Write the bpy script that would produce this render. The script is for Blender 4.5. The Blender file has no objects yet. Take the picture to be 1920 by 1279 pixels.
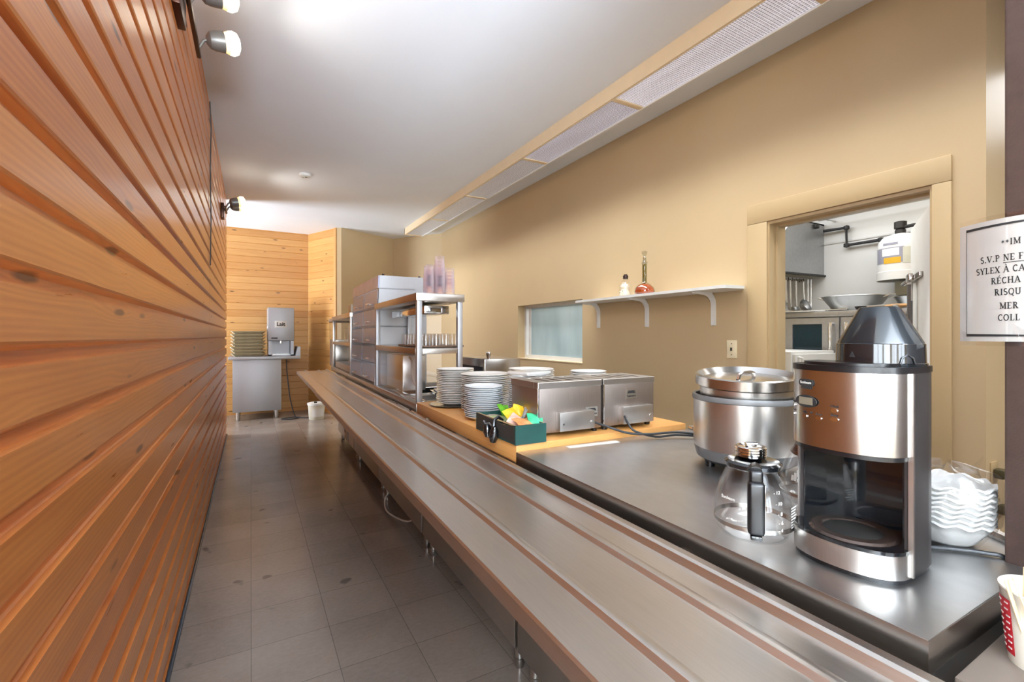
import bpy, bmesh, math, random
from mathutils import Matrix, Vector
random.seed(7)
PI = math.pi
sc = bpy.context.scene
COL = sc.collection

# ------------------------------------------------------------------ camera
cd = bpy.data.cameras.new('camera')
cam = bpy.data.objects.new('camera', cd)
COL.objects.link(cam)
cam.location = (0, 0, 1.305)
cam.rotation_euler = (PI / 2, 0, -math.atan(490 / 868))
cd.sensor_width = 36
cd.lens = 868 * 36 / 1920
cd.shift_y = -9.5 / 1920
cd.clip_start = 0.02
sc.camera = cam

# ------------------------------------------------------------------ world, light, exposure
sc.view_settings.view_transform = 'Standard'
sc.view_settings.look = 'None'
sc.view_settings.gamma = 1
sc.view_settings.use_curve_mapping = False
sc.view_settings.exposure = 0.46
sc.cycles.use_denoising = True
sc.cycles.max_bounces = 10
sc.cycles.transparent_max_bounces = 24
sc.cycles.sample_clamp_indirect = 4.0
sc.cycles.caustics_reflective = False
sc.cycles.caustics_refractive = False
w = bpy.data.worlds.new('world')
sc.world = w
w.use_nodes = True
w.node_tree.nodes['Background'].inputs[0].default_value = (0.85, 0.92, 1, 1)
w.node_tree.nodes['Background'].inputs[1].default_value = 0.6


def area(name, loc, rot, sx, sy, power, col=(1, 1, 1)):
    l = bpy.data.lights.new(name, 'AREA')
    l.shape = 'RECTANGLE'
    l.size, l.size_y = sx, sy
    l.energy = power
    l.color = col
    o = bpy.data.objects.new(name, l)
    COL.objects.link(o)
    o.location = loc
    o.rotation_euler = rot
    return o


def point(name, loc, power, col=(1, .93, .83), r=.04):
    l = bpy.data.lights.new(name, 'SPOT')
    l.spot_size = math.radians(150)
    l.spot_blend = 1.0
    l.energy = power
    l.color = col
    l.shadow_soft_size = r
    o = bpy.data.objects.new(name, l)
    COL.objects.link(o)
    o.location = loc
    o.rotation_euler = Vector((.93, .1, -.12)).to_track_quat('-Z', 'Y').to_euler()
    return o


# daylight through the dining-room windows behind the camera, and through the window round the far corner, plus added fills
for x_ in (-2.55, -1.75, -.55, .25):
    area('daylight_rear', (x_, -4.8, 1.65), (PI / 2 + .42, 0, 0), .66, 1.9, 26, (.8, .91, 1))
up = area('rear_ceiling_fill', (-.95, -4.75, 1.0), (PI / 2 + .85, 0, 0), 4.1, .8, 950, (.78, .89, 1))  # added upward fill at the rear to brighten the ceiling
up.data.spread = math.radians(92)
up = area('far_ceiling_fill', (-3.2, 7.95, 1.0), (PI / 2 + .7, 0, -PI / 2 - .3), 1.4, .8, 75, (.8, .9, 1))  # added upward fill at the far end, also for the ceiling
up.data.spread = math.radians(130)
for y_ in (-3.9, -2.9, -1.6, -.6):
    area('left_fill', (-3.2, y_, 1.6), (PI / 2 + .15, 0, -PI / 2 + .25), .8, 1.9, 34, (.8, .91, 1))  # added side light for the coffee maker, notice and counter fronts
area('daylight_far', (-2.9, 8.0, 1.5), (PI / 2 + .2, 0, -PI / 2), 1.4, 1.7, 78, (.84, .93, 1))
# kitchen ceiling tubes
area('kitchen_tubes', (3.95, 2.4, 2.66), (0, 0, 0), 1.1, 4.2, 52, (.95, .98, 1))
area('dining_fill', (-.9, -2.4, 3.0), (0, 0, 0), 3.2, 2.5, 150, (.86, .94, 1))  # unseen overhead fill; lights the rear floor, which bounces it on
area('wall_strip_fill', (3.0, -1.6, 3.0), (0, 0, 0), 1.6, 1.6, 60, (.95, .97, 1))  # added unseen lamp to light the wall strip beside the post

# ------------------------------------------------------------------ materials
def lin(c):
    return tuple((x / 12.92 if x <= .04045 else ((x + .055) / 1.055) ** 2.4) for x in [v / 255 for v in c]) + (1,)


class NT:
    def __init__(self, name):
        self.m = bpy.data.materials.new(name)
        self.m.use_nodes = True
        self.t = self.m.node_tree
        self.n = self.t.nodes
        self.b = self.n['Principled BSDF']

    def node(self, typ, **kw):
        n = self.n.new(typ)
        for k, v in kw.items():
            if k.startswith('i'):
                key = k[1:]
                n.inputs[int(key) if key.isdigit() else key.replace('_', ' ')].default_value = v
            else:
                setattr(n, k, v)
        return n

    def link(self, a, b):
        self.t.links.new(a, b)

    def math(self, op, a, b=None, c=None):
        n = self.n.new('ShaderNodeMath')
        n.operation = op
        for i, x in enumerate((a, b, c)):
            if x is None:
                continue
            if isinstance(x, (int, float)):
                n.inputs[i].default_value = x
            else:
                self.link(x, n.inputs[i])
        return n.outputs[0]

    def mix(self, fac, a, b, blend='MIX'):
        n = self.n.new('ShaderNodeMix')
        n.data_type = 'RGBA'
        n.blend_type = blend
        for i, x in ((0, fac), (6, a), (7, b)):
            if isinstance(x, (int, float, tuple)):
                n.inputs[i].default_value = x
            else:
                self.link(x, n.inputs[i])
        return n.outputs[2]

    def ramp(self, fac, stops):
        n = self.n.new('ShaderNodeValToRGB')
        e = n.color_ramp.elements
        while len(e) < len(stops):
            e.new(.5)
        for k, (p, c) in enumerate(stops):
            e[k].position = p
            e[k].color = c if len(c) == 4 else tuple(c) + (1,)
        self.link(fac, n.inputs[0])
        return n.outputs[0]

    def obj(self):
        return self.n.new('ShaderNodeTexCoord').outputs['Object']

    def noise(self, vec, scale, detail=3, rough=.5):
        n = self.node('ShaderNodeTexNoise')
        n.inputs['Scale'].default_value = scale
        n.inputs['Detail'].default_value = detail
        n.inputs['Roughness'].default_value = rough
        if vec is not None:
            self.link(vec, n.inputs['Vector'])
        return n.outputs[0]

    def scaled(self, vec, s):
        n = self.node('ShaderNodeMapping')
        n.inputs['Scale'].default_value = s
        self.link(vec, n.inputs['Vector'])
        return n.outputs[0]

    def bump(self, h, strength=.2, dist=.01):
        n = self.node('ShaderNodeBump')
        n.inputs['Strength'].default_value = strength
        n.inputs['Distance'].default_value = dist
        self.link(h, n.inputs['Height'])
        self.link(n.outputs[0], self.b.inputs['Normal'])


def simple(name, c, rough=.5, metal=0, var=.06, scale=12, emit=0, coat=0, bump=0):
    """A plain material with slight procedural variation."""
    t = NT(name)
    col = lin(c)
    f = t.noise(t.obj(), scale)
    lo = tuple(x * (1 - var) for x in col[:3]) + (1,)
    hi = tuple(min(1, x * (1 + var)) for x in col[:3]) + (1,)
    t.link(t.ramp(f, [(.3, lo), (.7, hi)]), t.b.inputs['Base Color'])
    t.b.inputs['Roughness'].default_value = rough
    t.b.inputs['Metallic'].default_value = metal
    t.b.inputs['Coat Weight'].default_value = coat
    if emit:
        t.b.inputs['Emission Color'].default_value = col
        t.b.inputs['Emission Strength'].default_value = emit
    if bump:
        t.bump(t.noise(t.obj(), scale * 8), bump, .002)
    return t.m


def brushed(name, c, rough=.28, stretch=(2, 60, 60), amt=.04, smudge=.06):
    """Stainless steel with a brushed grain and smudges."""
    t = NT(name)
    o = t.obj()
    g = t.noise(t.scaled(o, stretch), 6, 4, .6)
    s = t.noise(o, 5, 4, .6)
    col = lin(c)
    lo = tuple(x * (1 - amt) for x in col[:3]) + (1,)
    hi = tuple(min(1, x * (1 + amt)) for x in col[:3]) + (1,)
    t.link(t.ramp(g, [(.3, lo), (.7, hi)]), t.b.inputs['Base Color'])
    t.b.inputs['Metallic'].default_value = 1
    r = t.math('ADD', t.math('MULTIPLY', g, .04), t.math('MULTIPLY', s, smudge * 2))
    r = t.math('ADD', r, rough - .02 - smudge)
    t.link(r, t.b.inputs['Roughness'])
    return t.m


def clear(name, tint=(1, 1, 1), gloss=.08, rough=.04):
    """Thin clear glass or plastic: transparent with a fresnel reflection."""
    t = NT(name)
    tr = t.node('ShaderNodeBsdfTransparent')
    tr.inputs[0].default_value = tuple(tint) + (1,)
    gl = t.node('ShaderNodeBsdfGlossy')
    gl.inputs['Roughness'].default_value = rough
    lw = t.node('ShaderNodeLayerWeight')
    lw.inputs[0].default_value = .35
    geo = t.node('ShaderNodeNewGeometry')
    f = t.math('ADD', t.math('MULTIPLY', t.math('MINIMUM', lw.outputs['Fresnel'], .8), .7), gloss * .6)
    f = t.math('MULTIPLY', f, t.math('SUBTRACT', 1.0, t.math('MULTIPLY', geo.outputs['Backfacing'], .9)))
    mx = t.node('ShaderNodeMixShader')
    t.link(f, mx.inputs[0])
    t.link(tr.outputs[0], mx.inputs[1])
    t.link(gl.outputs[0], mx.inputs[2])
    t.link(mx.outputs[0], t.n['Material Output'].inputs[0])
    return t.m


def milky(name, tint, c, fac=.3):
    """Hazy translucent plastic."""
    t = NT(name)
    tr = t.node('ShaderNodeBsdfTransparent')
    tr.inputs[0].default_value = tuple(tint) + (1,)
    t.b.inputs['Base Color'].default_value = lin(c)
    t.b.inputs['Roughness'].default_value = .15
    lw = t.node('ShaderNodeLayerWeight')
    lw.inputs[0].default_value = .3
    f = t.math('ADD', t.math('MULTIPLY', lw.outputs['Facing'], .5), fac)
    mx = t.node('ShaderNodeMixShader')
    t.link(f, mx.inputs[0])
    t.link(tr.outputs[0], mx.inputs[1])
    t.link(t.b.outputs[0], mx.inputs[2])
    t.link(mx.outputs[0], t.n['Material Output'].inputs[0])
    return t.m


def planks(name, light, dark, axis, pitch, z0, rough=.28, knot=1.0, coat=.3, kn_density=1.0):
    """Knotty pine boards: every board its own tone, grain along the board, knots."""
    t = NT(name)
    sep = t.node('ShaderNodeSeparateXYZ')
    t.link(t.obj(), sep.inputs[0])
    L = sep.outputs[axis]
    z = t.math('DIVIDE', t.math('SUBTRACT', sep.outputs[2], z0), pitch)
    idx = t.math('FLOOR', z)

    def vec(x, y, zz):
        n = t.node('ShaderNodeCombineXYZ')
        for i, q in enumerate((x, y, zz)):
            if isinstance(q, (int, float)):
                n.inputs[i].default_value = q
            else:
                t.link(q, n.inputs[i])
        return n.outputs[0]
    Lo = t.math('ADD', L, t.math('MULTIPLY', idx, 7.37))
    wn = t.node('ShaderNodeTexWhiteNoise', noise_dimensions='1D')
    t.link(t.math('ADD', idx, .37), wn.inputs['W'])
    tone = wn.outputs[0]
    # knots
    kv = vec(t.math('MULTIPLY', Lo, 2.0 * kn_density), t.math('MULTIPLY', z, 1.25), 0)
    vo = t.node('ShaderNodeTexVoronoi')
    vo.inputs['Scale'].default_value = 1.0
    vo.inputs['Randomness'].default_value = 1.0
    t.link(kv, vo.inputs['Vector'])
    d = vo.outputs['Distance']
    # grain, bent around the knots
    bend = t.math('MULTIPLY', t.math('SUBTRACT', 1.0, t.math('MINIMUM', t.math('MULTIPLY', d, 2.2), 1.0)), .5)
    gv = vec(t.math('MULTIPLY', Lo, 1.1), t.math('ADD', t.math('MULTIPLY', z, 2.2), bend), idx)
    g1 = t.noise(gv, 2.0, 5, .62)
    wv = t.node('ShaderNodeTexWave', bands_direction='Y')
    wv.inputs['Scale'].default_value = 1.3
    wv.inputs['Distortion'].default_value = 5
    wv.inputs['Detail'].default_value = 3
    wv.inputs['Detail Scale'].default_value = .7
    t.link(gv, wv.inputs['Vector'])
    fine = t.noise(vec(t.math('MULTIPLY', Lo, 6), t.math('MULTIPLY', z, 30), idx), 1.0, 3)
    f = t.math('ADD', t.math('MULTIPLY', g1, .55), t.math('MULTIPLY', wv.outputs[0], .12))
    f = t.math('ADD', f, t.math('MULTIPLY', fine, .16))
    f = t.math('ADD', f, t.math('MULTIPLY', t.math('SUBTRACT', tone, .5), .3))
    col = t.ramp(f, [(.16, lin(dark)), (.74, lin(light))])
    kc = tuple(x * .22 for x in lin(dark)[:3]) + (1,)
    kr = t.math('LESS_THAN', wn.outputs[0], 2)  # every board
    km = t.ramp(t.math('ADD', d, t.math('MULTIPLY', t.noise(kv, 5), .08)), [(.11, (1, 1, 1)), (.165, (0, 0, 0))])
    km = t.math('MULTIPLY', t.math('MULTIPLY', km, kr), knot)
    col = t.mix(km, col, kc)
    t.link(col, t.b.inputs['Base Color'])
    t.link(t.math('ADD', t.math('MULTIPLY', g1, .14), rough - .07), t.b.inputs['Roughness'])
    t.b.inputs['Coat Weight'].default_value = coat
    t.b.inputs['Coat Roughness'].default_value = .22
    t.bump(fine, .04, .002)
    return t.m


M = {}
M['pine'] = planks('stained_pine', (244, 164, 90), (194, 108, 52), 1, .1122, 1.2915, .3, .85, .35)
M['pine_far'] = planks('pale_pine', (226, 176, 108), (196, 136, 72), 0, .1122, 1.2915, .42, .95, .1, 1.5)
M['pine_side'] = planks('pale_pine_side', (226, 180, 112), (196, 138, 74), 1, .1122, 1.2915, .42, .95, .1, 1.8)
M['pine_edge'] = simple('pine_edge', (212, 160, 98), .5)
M['tan'] = simple('tan_paint', (198, 174, 136), .42, 0, .015, 3, bump=.03)
M['tan_trim'] = simple('tan_trim_paint', (190, 165, 124), .32, 0, .02, 4)
M['ceiling'] = simple('ceiling_paint', (236, 242, 250), .7, 0, .012, 2)
M['white'] = simple('white_paint', (232, 232, 228), .5, 0, .02)
M['kwhite'] = simple('kitchen_white_wall', (226, 226, 224), .4, 0, .03, 2)
M['shelf'] = simple('shelf_white_paint', (228, 228, 224), .4, 0, .02)
M['beige'] = simple('beige_fascia_paint', (236, 214, 178), .5, 0, .02)
M['steel'] = brushed('brushed_steel', (190, 187, 184), .38, (3, 30, 30), .015, .04)
M['steel_y'] = brushed('tray_rail_steel', (206, 201, 195), .34, (60, 2, 60), .04, .05)
M['steel_v'] = brushed('upright_brushed_steel', (200, 197, 193), .3, (60, 60, 2), .04, .04)
M['steel_top'] = brushed('worn_worktop_steel', (186, 186, 186), .36, (5, 3, 5), .05, .06)
M['steel_old'] = brushed('old_toaster_steel', (160, 150, 144), .46, (60, 60, 3), .08, .06)
M['steel_h'] = brushed('horizontal_brushed_steel', (196, 193, 189), .22, (3, 3, 200), .02, .03)
M['steel_m'] = brushed('matt_steel', (186, 188, 192), .5, (60, 60, 2), .03, .04)
M['chrome'] = simple('chrome', (225, 225, 225), .09, 1, .02)
M['alu'] = simple('aluminium', (206, 206, 204), .33, 1, .05)
M['galv'] = brushed('hood_galvanised_steel', (178, 179, 180), .46, (5, 5, 5), .07, .08)
M['black'] = simple('black_plastic', (14, 14, 16), .28, 0, .1)
M['gloss_black'] = simple('gloss_black_plastic', (17, 19, 22), .1, 0, .05, coat=.5)
M['char'] = simple('charcoal_plastic', (62, 58, 57), .36, .55, .08)
M['dark'] = simple('dark_metal', (56, 54, 52), .45, .6)
M['darkrod'] = simple('black_iron_pipe', (44, 44, 46), .5, .3)
M['brown_post'] = simple('brown_post_paint', (60, 44, 38), .5, 0, .12, 40, bump=.2)
M['bronze'] = simple('bronze_metal', (74, 44, 28), .35, .6)
M['lampgrey'] = simple('lamp_head_grey', (128, 126, 122), .4, .4, .12)
M['grey_pl'] = simple('grey_plastic', (112, 112, 112), .42, .3)
M['porcelain'] = simple('white_porcelain', (232, 230, 226), .18, 0, .01, coat=.3)
M['porcelain_blue'] = simple('cool_white_porcelain', (224, 229, 233), .18, 0, .01, coat=.3)
M['cream'] = simple('cream_plastic', (240, 230, 206), .4)
M['offwhite'] = simple('pail_white_plastic', (226, 222, 206), .45, 0, .05)
M['foam'] = simple('white_foam', (200, 200, 198), .55, 0, .02)
M['paper'] = simple('paper', (226, 224, 220), .6, 0, .01)
M['notice_paper'] = simple('notice_paper', (202, 199, 195), .6, 0, .01)
M['ink'] = simple('black_ink', (28, 26, 26), .7)
M['ink_white'] = simple('white_print', (236, 236, 232), .6)
M['red'] = simple('red_print', (196, 22, 40), .45)
M['stick'] = simple('birch_wood', (226, 200, 158), .6, 0, .1, 30)
M['green_box'] = simple('green_painted_wood', (22, 62, 56), .45, 0, .2, 14)
M['box_in'] = simple('bare_box_wood', (176, 150, 112), .6)
M['butcher'] = planks('butcher_block', (232, 178, 108), (206, 140, 72), 1, .045, 0, .4, 0, .15)
M['traybrown'] = simple('brown_tray', (104, 78, 60), .4)
M['olive'] = simple('olive_tan_tray', (158, 144, 108), .42, 0, .08)
M['cable'] = simple('black_cable', (24, 25, 28), .45)
M['cable_w'] = simple('white_cable', (206, 200, 190), .5)
M['cable_o'] = simple('olive_brown_cable', (72, 64, 40), .5)
M['dark_glass'] = simple('dark_oven_glass', (18, 48, 60), .08, 0, .05)
M['tank'] = simple('white_enamel', (232, 232, 230), .25, 0, .01)
M['yellow'] = simple('yellow_label', (222, 172, 40), .5)
M['pale_lab'] = simple('pale_label', (206, 206, 190), .5)
M['lilac_lab'] = simple('grey_lilac_label', (150, 150, 164), .5)
M['p_green'] = simple('green_sachet', (98, 164, 40), .35, 0, .2, 40)
M['p_yellow'] = simple('yellow_sachet', (232, 184, 40), .35, 0, .12, 40)
M['p_pink'] = simple('pink_sachet', (232, 190, 172), .4, 0, .1, 40)
M['p_orange'] = simple('orange_sachet', (206, 132, 78), .4, 0, .3, 60)
M['p_teal'] = simple('teal_sachet', (58, 176, 128), .35, 0, .15, 40)
M['p_silver'] = simple('silver_foil', (190, 190, 190), .25, .8)
M['amber'] = simple('amber_liquor', (176, 70, 16), .08, 0, .1, coat=.5)
M['olive_liq'] = simple('greenish_liquor', (150, 130, 60), .12, 0, .1)
M['darkbrown'] = simple('dark_stopper', (56, 34, 32), .5)
M['wood_handle'] = simple('wooden_handle', (196, 150, 96), .5, 0, .1)
M['lcd'] = simple('lcd_screen', (120, 112, 96), .3)
M['baseb'] = simple('blue_grey_strip', (74, 90, 104), .25, .5)
M['switch'] = simple('almond_switch_plate', (240, 226, 190), .35)
M['glass'] = clear('clear_glass', (.99, .99, .99), .06)
M['glass_warm'] = clear('carafe_glass', (.975, .975, .975), .05)
M['acrylic'] = clear('clear_acrylic', (.97, .975, .99), .1, .08)
M['glass_dec'] = clear('grey_decanter_glass', (.86, .87, .84), .12)
M['film'] = clear('clear_plastic_film', (.99, .99, .995), .12, .16)
M['laminate'] = clear('clear_laminate', (.985, .985, .985), .03, .12)
M['cup_pink'] = milky('pinkish_clear_plastic', (.985, .965, .975), (246, 238, 242), .02)
M['drawer'] = milky('hazy_drawer_plastic', (.97, .975, .985), (226, 233, 255), .3)


def emis(name, c, s, base=.8):
    t = NT(name)
    t.b.inputs['Base Color'].default_value = (base, base, base, 1)
    t.b.inputs['Emission Color'].default_value = lin(c)
    t.b.inputs['Emission Strength'].default_value = s
    return t.m


M['bulb'] = emis('lit_bulb', (255, 246, 222), 6)
M['bulb_rim'] = emis('lit_bulb_rim', (255, 214, 130), 1.1)
M['daylight'] = emis('daylight_pane', (236, 244, 255), 2.0)


def diffuser_mat(name, s, c):
    """Prismatic acrylic lens over fluorescent tubes: tiny pyramids, glow of the tube along the middle."""
    t = NT(name)
    o = t.obj()
    v = t.node('ShaderNodeTexVoronoi')
    v.inputs['Scale'].default_value = 62
    v.inputs['Randomness'].default_value = .12
    t.link(o, v.inputs['Vector'])
    h = v.outputs['Distance']
    big = t.noise(t.scaled(o, (9, 1.2, 1)), 1, 2)
    f = t.math('MULTIPLY', t.math('ADD', t.math('MULTIPLY', h, 1.1), .35), t.math('ADD', big, .35))
    t.link(t.ramp(h, [(.15, lin((90, 92, 104))), (.5, lin((226, 226, 232)))]), t.b.inputs['Base Color'])
    t.b.inputs['Roughness'].default_value = .18
    t.b.inputs['Emission Color'].default_value = lin(c)
    t.link(t.math('MULTIPLY', f, s), t.b.inputs['Emission Strength'])
    t.bump(h, .6, .004)
    return t.m


def floor_mat():
    t = NT('vinyl_floor_tiles')
    o = t.obj()
    sep = t.node('ShaderNodeSeparateXYZ')
    t.link(o, sep.inputs[0])
    P = .3055

    def cell(q, off):
        return t.math('DIVIDE', t.math('ADD', q, off), P)
    cx, cy = cell(sep.outputs[0], 30 * P - .002), cell(sep.outputs[1], 30 * P - 2.215)

    def seam(q):
        fr = t.math('FRACT', q)
        e = t.math('MINIMUM', fr, t.math('SUBTRACT', 1.0, fr))
        return t.math('LESS_THAN', e, .0045)
    s = t.math('MAXIMUM', seam(cx), seam(cy))
    cmb = t.node('ShaderNodeCombineXYZ')
    t.link(t.math('FLOOR', cx), cmb.inputs[0])
    t.link(t.math('FLOOR', cy), cmb.inputs[1])
    wn = t.node('ShaderNodeTexWhiteNoise', noise_dimensions='2D')
    t.link(cmb.outputs[0], wn.inputs['Vector'])
    f1 = t.noise(t.scaled(o, (1, 1.7, 1)), 38, 6, .7)
    f2 = t.noise(o, 2.2, 3)
    f = t.math('ADD', t.math('MULTIPLY', f1, .35), t.math('MULTIPLY', f2, .45))
    f = t.math('ADD', f, t.math('MULTIPLY', wn.outputs[0], .12))
    col = t.ramp(f, [(.25, lin((128, 116, 106))), (.72, lin((168, 156, 146)))])
    vd = t.noise(o, 5.5, 2)
    spots = t.ramp(vd, [(.68, (0, 0, 0)), (.72, (1, 1, 1))])
    col = t.mix(t.math('MULTIPLY', spots, .55), col, lin((58, 50, 44)))
    col = t.mix(t.math('MULTIPLY', s, .55), col, lin((64, 55, 48)))
    t.link(col, t.b.inputs['Base Color'])
    t.link(t.math('ADD', t.math('MULTIPLY', f1, .2), .13), t.b.inputs['Roughness'])
    t.b.inputs['Specular IOR Level'].default_value = .45
    return t.m


M['floor'] = floor_mat()
M['lens_a'] = diffuser_mat('lit_prismatic_lens', .38, (244, 240, 255))
M['lens_b'] = diffuser_mat('dim_prismatic_lens', .2, (226, 226, 255))
M['lens_c'] = diffuser_mat('faint_prismatic_lens', .11, (232, 236, 244))


def frosted_mat():
    t = NT('frosted_pane')
    o = t.obj()
    f = t.noise(t.scaled(o, (1, 5, 1.6)), 1.0, 3)
    t.link(t.ramp(f, [(.3, lin((150, 172, 176))), (.72, lin((226, 238, 240)))]), t.b.inputs['Base Color'])
    t.b.inputs['Roughness'].default_value = .16
    tl = t.node('ShaderNodeBsdfTranslucent')
    tl.inputs[0].default_value = (.86, .95, .96, 1)
    mx = t.node('ShaderNodeMixShader')
    mx.inputs[0].default_value = .7
    t.link(t.b.outputs[0], mx.inputs[1])
    t.link(tl.outputs[0], mx.inputs[2])
    t.link(mx.outputs[0], t.n['Material Output'].inputs[0])
    return t.m


M['frosted'] = frosted_mat()

# ------------------------------------------------------------------ mesh builder
class MB:
    def __init__(self):
        self.bm = bmesh.new()
        self.M = Matrix.Identity(4)

    def _v(self, p):
        return self.bm.verts.new(self.M @ Vector(p))

    def _f(self, vs):
        try:
            return self.bm.faces.new(vs)
        except ValueError:
            return None

    def box(self, x0, x1, y0, y1, z0, z1, bev=0, seg=2):
        n0 = len(self.bm.verts)
        v = [self._v((x, y, z)) for z in (z0, z1) for y in (y0, y1) for x in (x0, x1)]
        fs = [self._f([v[i] for i in q]) for q in ((0, 2, 3, 1), (4, 5, 7, 6), (0, 1, 5, 4), (2, 6, 7, 3), (0, 4, 6, 2), (1, 3, 7, 5))]
        if bev:
            es = list({e for f in fs for e in f.edges})
            bmesh.ops.bevel(self.bm, geom=es, offset=bev, segments=seg, affect='EDGES', profile=.5)
        return self

    def prism(self, pts, a, b, axis=2, cap=True):
        """Extrude a 2-D outline between a and b along an axis."""
        def P(p, h):
            return {2: (p[0], p[1], h), 1: (p[0], h, p[1]), 0: (h, p[0], p[1])}[axis]
        lo = [self._v(P(p, a)) for p in pts]
        hi = [self._v(P(p, b)) for p in pts]
        n = len(pts)
        for i in range(n):
            j = (i + 1) % n
            self._f([lo[i], lo[j], hi[j], hi[i]])
        if cap:
            self._f(lo[::-1])
            self._f(hi)
        return self

    def lathe(self, prof, c=(0, 0, 0), seg=28, wave=None):
        rings = []
        for r, z in prof:
            if r < 1e-6:
                rings.append([self._v((c[0], c[1], c[2] + z))])
            else:
                ring = []
                for k in range(seg):
                    a = 2 * PI * k / seg
                    rr = r
                    if wave:
                        rr = r * (1 + wave[0] * math.cos(wave[1] * a))
                    ring.append(self._v((c[0] + rr * math.cos(a), c[1] + rr * math.sin(a), c[2] + z)))
                rings.append(ring)
        for A, B in zip(rings, rings[1:]):
            for k in range(seg):
                j = (k + 1) % seg
                if len(A) == 1 and len(B) == 1:
                    continue
                if len(A) == 1:
                    self._f([A[0], B[k], B[j]])
                elif len(B) == 1:
                    self._f([A[k], A[j], B[0]])
                else:
                    self._f([A[k], A[j], B[j], B[k]])
        return self

    def cyl(self, p, q, r, r2=None, seg=16):
        p, q = Vector(p), Vector(q)
        return self.tube([p, q], r, seg, r2)

    def tube(self, pts, r, seg=8, r2=None, closed=False):
        pts = [Vector(p) for p in pts]
        n = len(pts)
        rings = []
        ref = None
        for i, p in enumerate(pts):
            if closed:
                d = pts[(i + 1) % n] - pts[i - 1]
            else:
                d = pts[min(i + 1, n - 1)] - pts[max(i - 1, 0)]
            d.normalize()
            if ref is None:
                ref = Vector((0, 0, 1)) if abs(d.z) < .9 else Vector((1, 0, 0))
            u = (ref - d * ref.dot(d)).normalized()
            ref = u
            vv = d.cross(u)
            rr = r if r2 is None else r + (r2 - r) * i / max(1, n - 1)
            rings.append([self._v(p + u * rr * math.cos(2 * PI * k / seg) + vv * rr * math.sin(2 * PI * k / seg)) for k in range(seg)])
        m = n if closed else n - 1
        for i in range(m):
            A, B = rings[i], rings[(i + 1) % n]
            for k in range(seg):
                j = (k + 1) % seg
                self._f([A[k], A[j], B[j], B[k]])
        if not closed:
            self._f(rings[0][::-1])
            self._f(rings[-1])
        return self

    def grid(self, fn, nu, nv):
        g = [[self._v(fn(i / nu, j / nv)) for j in range(nv + 1)] for i in range(nu + 1)]
        for i in range(nu):
            for j in range(nv):
                self._f([g[i][j], g[i + 1][j], g[i + 1][j + 1], g[i][j + 1]])
        return self

    def build(self, name, mat, parent=None, loc=None, rz=0, smooth=35):
        bmesh.ops.recalc_face_normals(self.bm, faces=self.bm.faces[:])
        me = bpy.data.meshes.new(name)
        self.bm.to_mesh(me)
        self.bm.free()
        if smooth:
            me.polygons.foreach_set('use_smooth', [True] * len(me.polygons))
            me.set_sharp_from_angle(angle=math.radians(smooth))
        o = bpy.data.objects.new(name, me)
        COL.objects.link(o)
        for x in (mat if isinstance(mat, (list, tuple)) else [mat]):
            me.materials.append(x)
        if parent is not None:
            o.parent = parent
        if loc is not None:
            o.location = loc
        if rz:
            o.rotation_euler = (0, 0, rz)
        return o


def tag(o, label, cat, group=None, kind=None):
    if label:
        o['label'] = label
    if cat:
        o['category'] = cat
    if group:
        o['group'] = group
    if kind:
        o['kind'] = kind
    return o


def struct(o):
    o['kind'] = 'structure'
    return o


def thing(name, label, cat, loc=(0, 0, 0), rz=0, group=None):
    o = bpy.data.objects.new(name, None)
    o.empty_display_size = .05
    COL.objects.link(o)
    o.location = loc
    o.rotation_euler = (0, 0, rz)
    return tag(o, label, cat, group)


def copy_tree(o, parent=None):
    c = o.copy()
    COL.objects.link(c)
    if parent is not None:
        c.parent = parent
    for ch in list(o.children):
        copy_tree(ch, c)
    return c


SK = .019  # the whole serving line stands about a degree off the corridor


def CF(x, y, z=0):
    return (x * math.cos(SK) + y * math.sin(SK), -x * math.sin(SK) + y * math.cos(SK), z)


def rrect(hx, hy, r, n=5):
    pts = []
    for cx, cy, a0 in ((hx - r, hy - r, 0), (-hx + r, hy - r, PI / 2), (-hx + r, -hy + r, PI), (hx - r, -hy + r, 1.5 * PI)):
        for k in range(n + 1):
            a = a0 + PI / 2 * k / n
            pts.append((cx + r * math.cos(a), cy + r * math.sin(a)))
    return pts


def text_mesh(body, size, name, mat, parent, loc, rot, depth=.0004, bold=0.0, align='CENTER'):
    cu = bpy.data.curves.new(name, 'FONT')
    cu.body = body
    cu.size = size
    cu.extrude = depth
    cu.offset = bold
    cu.align_x = align
    cu.align_y = 'CENTER'
    tmp = bpy.data.objects.new('tmp', cu)
    COL.objects.link(tmp)
    dg = bpy.context.evaluated_depsgraph_get()
    me = bpy.data.meshes.new_from_object(tmp.evaluated_get(dg))
    bpy.data.objects.remove(tmp)
    me.materials.clear()
    me.materials.append(mat)
    o = bpy.data.objects.new(name, me)
    COL.objects.link(o)
    o.parent = parent
    o.location = loc
    o.rotation_euler = rot
    return o

# ------------------------------------------------------------------ the setting
ZC = 3.10      # ceiling
XL = -.277     # face of the pine wall
XR = 2.90      # face of the tan wall
YE = 7.15      # end of the pine wall

b = MB(); b.box(-3.4, 5.3, -5.2, 9.2, -.08, 0)
struct(b.build('floor', M['floor']))
b = MB(); b.box(-3.4, 3.06, -5.2, 9.2, ZC, ZC + .08); b.box(3.06, 5.3, -5.2, .77, ZC, ZC + .08)
struct(b.build('ceiling', M['ceiling']))

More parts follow.
